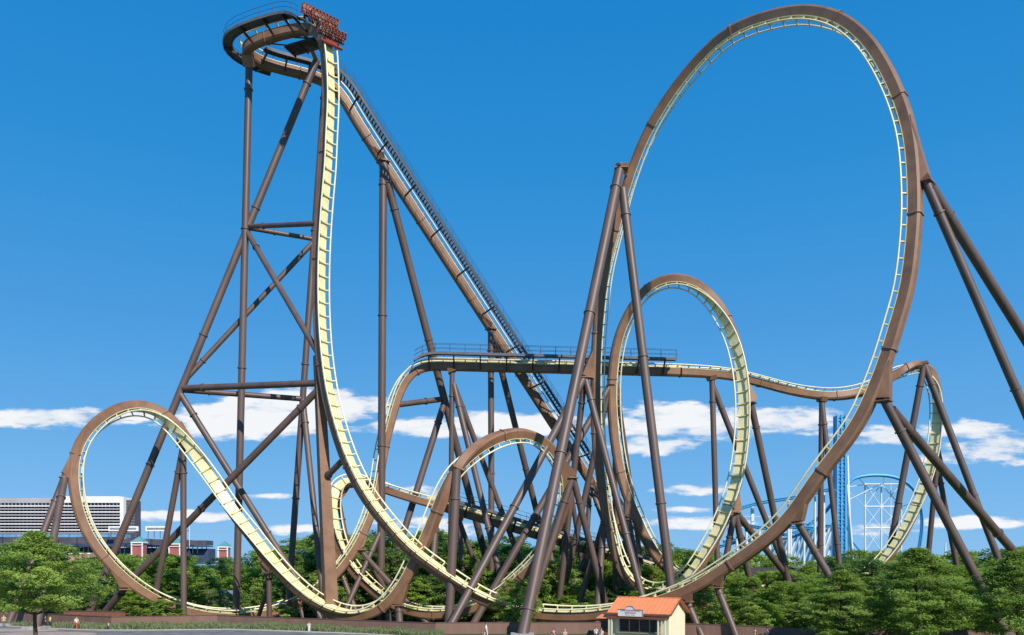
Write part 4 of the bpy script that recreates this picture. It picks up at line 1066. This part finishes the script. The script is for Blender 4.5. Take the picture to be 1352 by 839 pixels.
# ------------------------------------------------------------------ hotel, stadium
def bxp(mb, x0, x1, ytop, ybot, Y, dep, zb=None):
    a_ = at(x0, ytop, Y); b_ = at(x1, ybot, Y); z0 = b_.z if zb is None else zb
    mb.hexa([V((a_.x, a_.y, z0)), V((b_.x, a_.y, z0)), V((b_.x, a_.y+dep, z0)), V((a_.x, a_.y+dep, z0))], [V((a_.x, a_.y, a_.z)), V((b_.x, a_.y, a_.z)), V((b_.x, a_.y+dep, a_.z)), V((a_.x, a_.y+dep, a_.z))])
def hotel():
    Y = 330; root = thing('hotel', at(80, 740, Y).xyz*1, 'long white hotel block with many horizontal balcony bands far behind at left', 'hotel')
    root.location.z = gz(root.location.x, root.location.y)
    w = MB(); bxp(w, -140, 158, 663, 700, Y, 22, 0); w.build('glazed_facade', M['hotelg'], root)
    e = MB(); bxp(e, 158.2, 163, 656, 700, Y-1, 3, 0); e.build('end_wall', M['hotelw'], root)
    p = MB(); bxp(p, 75, 158, 655.5, 664, Y-1, 24); p.build('parapet', M['hotelw'], root)
    p = MB(); bxp(p, -140, 74.8, 657.5, 664.2, Y-.6, 23); p.build('parapet', M['hotelband'], root)
    for k in range(11):
        y = 667.6+k*3.95; b = MB(); bxp(b, -140, 158, y, y+1.45, Y-1.6, 1.6); b.build('balcony_band', M['hotelband'] if k % 2 else M['hotelw'], root)
    d = MB()
    for k in range(60):
        x = -138+k*4.95; bxp(d, x, x+.14, 664.3, 708, Y-.9, .9)
    d.build('balcony_dividers', M['hotelband'], root)
    s = MB(); bxp(s, 163.2, 178, 660.5, 700, Y+2, 7, 0); s.build('side_wing', M['navy2'], root)
    f = MB()
    for k in range(11): bxp(f, 163.4, 177.8, 664+k*3.9, 665.2+k*3.9, Y+1.8, .2)
    for k in range(5): bxp(f, 164+k*3.1, 164.5+k*3.1, 662, 705, Y+1.9, .1)
    f.build('window_frames', M['greyroof'], root)
hotel()
def stadium():
    Y = 300; root = thing('stadium', at(120, 745, Y), 'navy blue stadium stand with light blue roof edge below the hotel', 'stadium')
    root.location.z = 0
    def arc(mb, x0, x1, y0, y1, Y_, n=16, dep=10, curve=0):
        for k in range(n):
            xa, xb = x0+(x1-x0)*k/n, x0+(x1-x0)*(k+1)/n
            ya = curve*((k/n)**2.2); bxp(mb, xa, xb, y0+ya, y1, Y_+20*(k/n)**2, dep)
    a = MB(); arc(a, -120, 160, 705.5, 709.5, Y-2); a.build('roof_edge', M['lblue'], root)
    a = MB(); arc(a, -120, 272, 708.5, 720, Y, curve=6); a.build('upper_wall', M['navy2'], root)
    a = MB(); arc(a, -120, 272, 716.5, 722, Y-3, curve=5); a.build('canopy', M['navy'], root)
    a = MB(); arc(a, -120, 160, 717.5, 719.5, Y-4); a.build('canopy_trim', M['lblue'], root)
    a = MB(); arc(a, -120, 275, 722, 745, Y+.5, curve=3); a.build('lower_wall', M['navy'], root)
    for k in range(19, 66):
        a = MB(); bxp(a, -118+k*6, -117.2+k*6, 722, 731, Y-.3+(20*(max(0, k)/66)**2), .5); a.build('mullion', M['whitec'], root)
    a = MB(); arc(a, 90, 128, 730, 748, Y-8, 4); a.build('brick_base', M['tan'], root)
    a = MB(); arc(a, 90, 128, 730.5, 732, Y-8.4, 4, 1); a.build('base_trim', M['white'], root)
    for x0, x1, lb in ((143, 182, 'white rooftop sign board in front of the hotel side wing'), (192, 222, 'white rooftop sign board standing free against the sky')):
        s = thing('roof_sign', at(x0, 705, Y), lb, 'sign board', 'rooftop sign boards')
        b = MB(); bxp(b, x0, x1, 695, 701.5, Y+2, 1); b.build('board', M['white'], s)
        t = MB(); rnd = random.Random(x0); x = x0+2
        while x < x1-2: w_ = rnd.uniform(.5, 1.4); bxp(t, x, x+w_, 696.8, 698.8, Y+1.7, .2); x += w_+.5
        t.build('lettering', M['greytext'], s)
        for q in range(4): l = MB(); xx = x0+3+(x1-x0-6)*q/3; bxp(l, xx, xx+.5, 701.5, 711, Y+2.4, .5); l.build('frame_leg', M['greyroof'], s)
    for x, yt, w_, lb in ((180.5, 708, 8, 'red stadium tower with teal pyramid roof left of the slim A-frame'), (230, 710, 8, 'red stadium tower with teal pyramid roof between the slim legs'), (294, 714, 7, 'lone red tower with teal pyramid roof right of the stadium')):
        Yt = Y-12; tw = thing('stadium_tower', V((at(x, 740, Yt).x, Yt*K, 0)), lb, 'tower', 'red towers with teal roofs')
        b = MB(); bxp(b, x-w_+1, x+w_-1, yt+8.5, 745, Yt, (2*w_-2)/F*Yt*K, 0); b.build('wall', M['redbrick'], tw)
        c = MB(); bxp(c, x-w_, x+w_, yt+7.6, yt+9.2, Yt-.4, (2*w_)/F*Yt*K); c.build('cornice', M['white'], tw)
        c = MB(); bxp(c, x-w_+.3, x-w_+1.6, yt+9.2, 745, Yt-.3, .5); bxp(c, x+w_-1.6, x+w_-.3, yt+9.2, 745, Yt-.3, .5); bxp(c, x-w_, x+w_, yt+11.5, yt+12.3, Yt-.5, .3); c.build('trim', M['white'], tw)
        r_ = MB(); A = at(x-w_-.6, yt+7.6, Yt); B = at(x+w_+.6, yt+7.6, Yt); dd = B.x-A.x; z = A.z
        q = [V((A.x, A.y-.6, z)), V((B.x, A.y-.6, z)), V((B.x, A.y+dd, z)), V((A.x, A.y+dd, z))]; ap = V(((A.x+B.x)/2, A.y+dd/2, at(x, yt, Yt).z))
        r_.face(q)
        for k in range(4): r_.face([q[k], q[(k+1) % 4], ap])
        r_.build('roof', M['teal'], tw)
    f = thing('flag_mast', at(250, 722, Y-6), 'slender white mast with small red flag above the stadium', 'mast')
    m_ = MB(); m_.tube(at(250, 722, Y-6), at(250, 691, Y-6), .12); m_.build('pole', M['white'], f)
    m_ = MB(); m_.box(at(248.3, 701, Y-6), (.5, .02, .35)); m_.build('flag', M['redbrick'], f)
    f.location = at(250, 722, Y-6)
stadium()
# ------------------------------------------------------------------ blue and white coaster far right
def blue():
    Y = 255
    tw = thing('blue_tower', V((at(1111, 740, Y).x, Y*K, 0)), 'tall bright blue lattice tower rising beyond the trees', 'ride tower')
    x0, x1 = at(1105, 700, Y).x, at(1117.3, 700, Y).x; zt = at(1111, 548, Y).z; wd = x1-x0
    for sx in (x0+.25, (x0+x1)/2, x1-.25):
        for dy in (0, wd):
            m_ = MB(); m_.box((sx, Y*K+dy, zt/2), (.26, .26, zt/2)); m_.build('column', M['bluec'], tw)
    m_ = MB(); n_ = 46
    for k in range(n_):
        z = zt*(k+.5)/n_
        for dy in (0, wd): m_.box(((x0+x1)/2, Y*K+dy, z), (wd/2-.2, .1, .09))
        for sx in (x0+.25, x1-.25): m_.box((sx, Y*K+wd/2, z), (.1, wd/2-.2, .09))
        s_ = 1 if k % 2 else -1
        for dy in (0, wd): m_.beam(V(((x0+x1)/2-s_*(wd/2-.2), Y*K+dy, z-zt/n_/2)), V(((x0+x1)/2+s_*(wd/2-.2), Y*K+dy, z+zt/n_/2)), .07, .07)
    m_.build('lattice', M['bluec'], tw)
    m_ = MB(); m_.box(((x0+x1)/2, Y*K+wd/2, zt/2), (wd/2-.15, wd/2-.4, zt/2-.1)); m_.build('guide_panel', M['bluec'], tw)
    bl = thing('blue_coaster_prop', V((at(1121, 740, Y).x, Y*K+2, 0)), 'thin white splayed prop leaning on the blue tower', 'ride support')
    m_ = MB(); m_.tube(at(1119, 602, Y+2), at(1122.5, 745, Y+2), .4, .9); m_.tube(at(1118.5, 640, Y+1), at(1127, 745, Y+1), .25, .45); m_.build('leg', M['whitec'], bl)
    # big arch
    ar = thing('blue_arch_track', V((at(1170, 740, Y+5).x, (Y+5)*K, 0)), 'curved blue coaster arch over a white scaffold right of the blue tower', 'roller coaster track', 'blue track sections beyond the trees')
    pts = [at(a_, b_, Y+5) for a_, b_ in ((1119, 639), (1128, 632), (1142, 628.5), (1160, 627.5), (1178, 629.5), (1193, 635), (1205, 645), (1213, 660), (1217, 680), (1217, 700), (1214, 722), (1210, 745))]
    def dense_(ps, n=6):
        o = []
        for i in range(len(ps)-1):
            o += cr(ps[i-1] if i else ps[0]*2-ps[1], ps[i], ps[i+1], ps[i+2] if i+2 < len(ps) else ps[-1]*2-ps[-2], n)
        return o+[ps[-1]]
    dp = dense_(pts)
    m_ = MB(); m_.path(dp, .75, 8); m_.build('spine', M['bluec'], ar)
    for dy in (-.9, .9):
        m_ = MB(); m_.path([p+V((0, dy, 0))+V((0, 0, -.2)) for p in dp], .16, 6); m_.build('rail', M['bluec'], ar)
    pts2 = [at(a_, b_, Y+6) for a_, b_ in ((1118, 695), (1124, 712), (1133, 724), (1142, 734), (1150, 742))]
    m_ = MB(); m_.path(dense_(pts2), .45, 8); m_.build('dive_spine', M['bluec'], ar)
    sc = thing('white_scaffold', V((at(1165, 740, Y+9).x, (Y+9)*K, 0)), 'white trussed scaffold with crossed bars inside the blue arch', 'ride support')
    xs_ = [1142, 1163.5, 1176, 1190]; yl = [639.5, 669, 697.5, 728]
    m_ = MB()
    for x in xs_: m_.tube(at(x, 638, Y+9), V((at(x, 638, Y+9).x, (Y+9)*K, 0)), .34 if x != 1176 else .2, n=6)
    m_.build('upright', M['whitec'], sc)
    m_ = MB()
    for y in yl[:3]: m_.tube(at(1142, y, Y+9), at(1190, y, Y+9), .3, n=6)
    m_.build('crossbar', M['whitec'], sc)
    m_ = MB()
    for (x0_, x1_) in ((1142, 1163.5), (1163.5, 1190)):
        for y0, y1 in zip(yl, yl[1:]):
            m_.tube(at(x0_, y0, Y+9), at(x1_, y1, Y+9), .18, n=5); m_.tube(at(x1_, y0, Y+9), at(x0_, y1, Y+9), .18, n=5)
    for a_, b_, c_, d_ in ((1142, 640, 1121, 643), (1142, 669, 1121, 650), (1142, 640, 1133, 631), (1163, 639, 1121, 660), (1190, 640, 1213, 655), (1190, 669, 1216, 662), (1167, 639, 1167, 629)):
        m_.tube(at(a_, b_, Y+9), at(c_, d_, Y+5.5), .15, n=5)
    m_.build('diagonal', M['whitec'], sc)
    # waves of blue track on white bents
    waves = [([(965, 676), (985, 669), (1010, 663), (1040, 658.5), (1070, 653), (1095, 647), (1103, 650)], Y, 'upper gently rising blue track on white posts', .75),
             ([(960, 690), (985, 694), (1010, 697.5), (1040, 696), (1062, 697), (1074, 699), (1066, 704)], Y-6, 'middle blue track with a flat crest among white posts', .7),
             ([(955, 716), (985, 711), (1015, 708), (1045, 704.5), (1070, 692), (1090, 676), (1103, 658)], Y+6, 'blue track climbing right to meet the blue tower', .65),
             ([(950, 722), (980, 715), (1010, 713), (1040, 711), (1075, 699), (1104, 693)], Y+10, 'lowest blue track behind the white fan of posts', .6)]
    for pts, Yw, lb, r_ in waves:
        w = thing('blue_wave_track', V((at(1020, 740, Yw).x, Yw*K, 0)), lb, 'roller coaster track', 'blue track sections beyond the trees')
        d_ = dense_([at(a_, b_, Yw) for a_, b_ in pts])
        m_ = MB(); m_.path(d_, r_, 8); m_.build('spine', M['bluec'], w)
        for dy in (-1, 1):
            m_ = MB(); m_.path([p+V((0, dy, .55)) for p in d_], .17, 6); m_.build('rail', M['bluec'], w)
        m_ = MB()
        for p in d_: m_.beam(p+V((0, -1, .45)), p+V((0, 1, .45)), .06, .3)
        m_.build('crossties', M['bluec'], w)
    k = 0
    for px, yt, lean in ((962, 672, 0), (973, 673, 0), (992.5, 667, 0), (994, 667, 1.5), (1016, 697, 0), (1041, 659, 0), (1044, 697, 0), (1062, 697, -1), (1076, 651, 0), (1088, 648, 0), (1099, 690, 0), (1030, 705, 0), (985, 694, 3), (1003, 697, -3)):
        k += 1; s = thing('white_bent', V((at(px+lean, 740, Y+3).x, (Y+3)*K, 0)), 'white post %s under the blue track' % ['at the far left end', 'second from the left end', 'under the first rise', 'leaning beside the first rise', 'under the low crest', 'under the upper bend', 'beside the low crest', 'leaning left near the crest', 'left of the blue tower, tallest', 'closest to the blue tower, tall', 'short and close to the blue tower', 'short below the upper bend', 'slanting right low at left', 'slanting left low at left'][k-1], 'ride support', 'white posts of the blue coaster')
        m_ = MB(); m_.tube(at(px, yt, Y+3), V((at(px+lean, 740, Y+3).x, (Y+3)*K, 0)), .45, .6, n=8); m_.build('post', M['whitec'], s)
    fan = thing('white_fan_support', V((at(1050, 740, Y+12).x, (Y+12)*K, 0)), 'fan of many slanted white struts below the blue tracks', 'ride support')
    for q in range(14):
        x = 1014+q*6.3; m_ = MB(); m_.tube(at(x+10, 701-q*.6, Y+12), at(x-8, 748, Y+12), .5, n=6); m_.build('strut', M['whitec'], fan)
    m_ = MB(); m_.tube(at(975, 682, Y+1), at(1035, 682.5, Y+1), .12, n=5); m_.build('tie_bar', M['whitec'], fan)
    sp = thing('white_spire', V((at(1248, 745, 200).x, 200*K, 0)), 'small white pointed peak showing above the trees at right', 'ride tower')
    m_ = MB(); b_ = [at(1243, 745, 200), at(1250, 745, 200)]; m_.tube(V((at(1247, 740, 200).x, 200*K, 0)), at(1248.5, 716, 200), 1.0, .15, 8); m_.build('peak', M['whitec'], sp)
blue()

# ------------------------------------------------------------------ world: sky and clouds
SUN_DIR = V((.42, -.68, .62)).normalized()
el = math.asin(SUN_DIR.z); az = math.atan2(SUN_DIR.x, SUN_DIR.y)
W = bpy.data.worlds.new('World'); bpy.context.scene.world = W; W.use_nodes = True
n = W.node_tree; bg = n.nodes['Background']
sky = n.nodes.new('ShaderNodeTexSky'); sky.sky_type = 'NISHITA'; sky.sun_disc = False
sky.sun_elevation = el; sky.sun_rotation = az; sky.altitude = 200; sky.air_density = 1.0; sky.dust_density = .25; sky.ozone_density = 2.2
hz = n.nodes.new('ShaderNodeValToRGB'); HZ = [(0.0, (.245, .53, .87)), (.07, (.185, .475, .85)), (.16, (.115, .40, .80)), (.27, (.062, .33, .745)), (.42, (.022, .275, .68)), (.56, (.010, .232, .635)), (1.0, (.006, .15, .50))]
for k, (p_, c_) in enumerate(HZ):
    e_ = hz.color_ramp.elements[k] if k < 2 else hz.color_ramp.elements.new(p_)
    e_.position = p_; e_.color = (*c_, 1)
for k, (p_, c_) in enumerate(HZ): hz.color_ramp.elements[k].position = p_; hz.color_ramp.elements[k].color = (*c_, 1)
def mth(op, a=None, b=None, c=None):
    x = n.nodes.new('ShaderNodeMath'); x.operation = op
    for k, q in enumerate((a, b, c)):
        if q is None: continue
        if isinstance(q, (int, float)): x.inputs[k].default_value = q
        else: n.links.new(q, x.inputs[k])
    return x.outputs[0]
tc = n.nodes.new('ShaderNodeTexCoord'); sx = n.nodes.new('ShaderNodeSeparateXYZ'); n.links.new(tc.outputs['Generated'], sx.inputs[0])
n.links.new(mth('MAXIMUM', sx.outputs[2], 0), hz.inputs[0])
hv = n.nodes.new('ShaderNodeVectorMath'); hv.operation = 'SCALE'; hv.inputs[3].default_value = 1/.095; n.links.new(hz.outputs[0], hv.inputs[0])
hs = n.nodes.new('ShaderNodeMix'); hs.data_type = 'RGBA'; hs.inputs[0].default_value = .95; n.links.new(sky.outputs[0], hs.inputs[6]); n.links.new(hv.outputs[0], hs.inputs[7])
dy = mth('MAXIMUM', sx.outputs[1], .05)
u = mth('DIVIDE', sx.outputs[0], dy); v = mth('DIVIDE', sx.outputs[2], dy)
cv = n.nodes.new('ShaderNodeCombineXYZ'); n.links.new(mth('MULTIPLY', u, 1.0), cv.inputs[0]); n.links.new(mth('MULTIPLY', v, 3.6), cv.inputs[2])
def noise(scale, det, rough, off=0):
    x = n.nodes.new('ShaderNodeTexNoise'); x.inputs['Scale'].default_value = scale; x.inputs['Detail'].default_value = det; x.inputs['Roughness'].default_value = rough
    mp = n.nodes.new('ShaderNodeMapping'); mp.inputs['Location'].default_value = (off, off*.7, off*.3); n.links.new(cv.outputs[0], mp.inputs[0]); n.links.new(mp.outputs[0], x.inputs['Vector'])
    return x.outputs[0]
n1 = noise(9, 9, .62, 3.1); n2 = noise(26, 6, .6, 7.7)
clouds = [(70, 552, 95, 12, 1), (180, 549, 60, 8, .7), (330, 553, 95, 24, 1), (430, 535, 75, 22, 1), (270, 566, 70, 12, .6), (560, 567, 90, 12, .95), (680, 560, 90, 14, .9), (900, 560, 90, 24, 1), (860, 588, 60, 14, .9), (1020, 556, 80, 17, 1),
          (1170, 577, 60, 15, 1), (1265, 570, 75, 14, 1), (1320, 592, 80, 20, 1), (1260, 604, 60, 10, .7), (235, 682, 65, 7, .9), (350, 655, 40, 4, .6), (560, 647, 70, 8, .7), (400, 703, 40, 9, .6), (920, 646, 50, 8, .9), (900, 673, 45, 4, .6), (915, 692, 65, 8, .85), (1275, 690, 60, 8, .9), (1160, 700, 70, 10, .5), (620, 700, 60, 9, .6), (540, 690, 60, 8, .5), (760, 655, 60, 8, .4),
          (-160, 560, 90, 20, 1), (1500, 560, 100, 24, 1), (-300, 640, 90, 12, .8), (1650, 660, 90, 12, .8)]
tot = None
for (px, py, rx, ry, st_) in clouds:
    a_ = mth('MULTIPLY_ADD', u, F/rx, -(px-CX)/rx); b_ = mth('MULTIPLY_ADD', v, F/ry, -(HY-py)/ry)
    d2 = mth('ADD', mth('MULTIPLY', a_, a_), mth('MULTIPLY', b_, b_))
    g_ = mth('MULTIPLY', mth('MAXIMUM', mth('SUBTRACT', 1, mth('MULTIPLY', d2, .42)), 0), st_)
    tot = g_ if tot is None else mth('MAXIMUM', tot, g_)
den = mth('ADD', tot, mth('MULTIPLY', mth('SUBTRACT', n1, .5), 2.4)); den = mth('ADD', den, mth('MULTIPLY', mth('SUBTRACT', n2, .5), 1.1))
mr = n.nodes.new('ShaderNodeMapRange'); mr.interpolation_type = 'SMOOTHSTEP'; mr.inputs[1].default_value = .38; mr.inputs[2].default_value = .80; n.links.new(den, mr.inputs[0])
mask = mth('MULTIPLY', mr.outputs[0], mth('MINIMUM', mth('MULTIPLY', tot, 3), 1)); mask = mth('MULTIPLY', mask, .95)
# generic wisps elsewhere are left out: the upper sky is clear
rp = n.nodes.new('ShaderNodeValToRGB'); rp.color_ramp.elements[0].color = (6.2, 7.3, 8.8, 1); rp.color_ramp.elements[0].position = .35; rp.color_ramp.elements[1].color = (10.0, 10.1, 10.2, 1); rp.color_ramp.elements[1].position = .62
n.links.new(mth('ADD', mth('MULTIPLY', n1, .7), mth('MULTIPLY', den, .25)), rp.inputs[0])
mx = n.nodes.new('ShaderNodeMix'); mx.data_type = 'RGBA'; n.links.new(mask, mx.inputs[0]); n.links.new(hs.outputs[2], mx.inputs[6]); n.links.new(rp.outputs[0], mx.inputs[7])
n.links.new(mx.outputs[2], bg.inputs[0]); bg.inputs[1].default_value = .095

sl = bpy.data.lights.new('sun', 'SUN'); sl.energy = 4.9; sl.angle = math.radians(.5); sl.color = (1, .95, .87)
so = bpy.data.objects.new('sun', sl); C.objects.link(so); so.rotation_euler = SUN_DIR.to_track_quat('Z', 'Y').to_euler(); so.location = (60, -40, 120)

cam = bpy.data.cameras.new('camera'); co = bpy.data.objects.new('camera', cam); C.objects.link(co)
co.location = (0, 0, EYE*K); co.rotation_euler = (math.pi/2, 0, 0)
cam.sensor_width = 36; cam.lens = 36*F/1352; cam.shift_y = (HY-419.5)/1352; cam.clip_end = 6000; cam.clip_start = .5
sc = bpy.context.scene; sc.camera = co
sc.view_settings.view_transform = 'Standard'; sc.view_settings.look = 'None'; sc.view_settings.gamma = 1; sc.view_settings.exposure = 0
sc.render.engine = 'CYCLES'; sc.cycles.max_bounces = 6; sc.cycles.transparent_max_bounces = 8
for o in bpy.data.objects:
    if 'label' in o and not 4 <= len(o['label'].split()) <= 16: print('LONG', len(o['label'].split()), o['label'])
print('samples', NS, 'objects', len(bpy.data.objects))
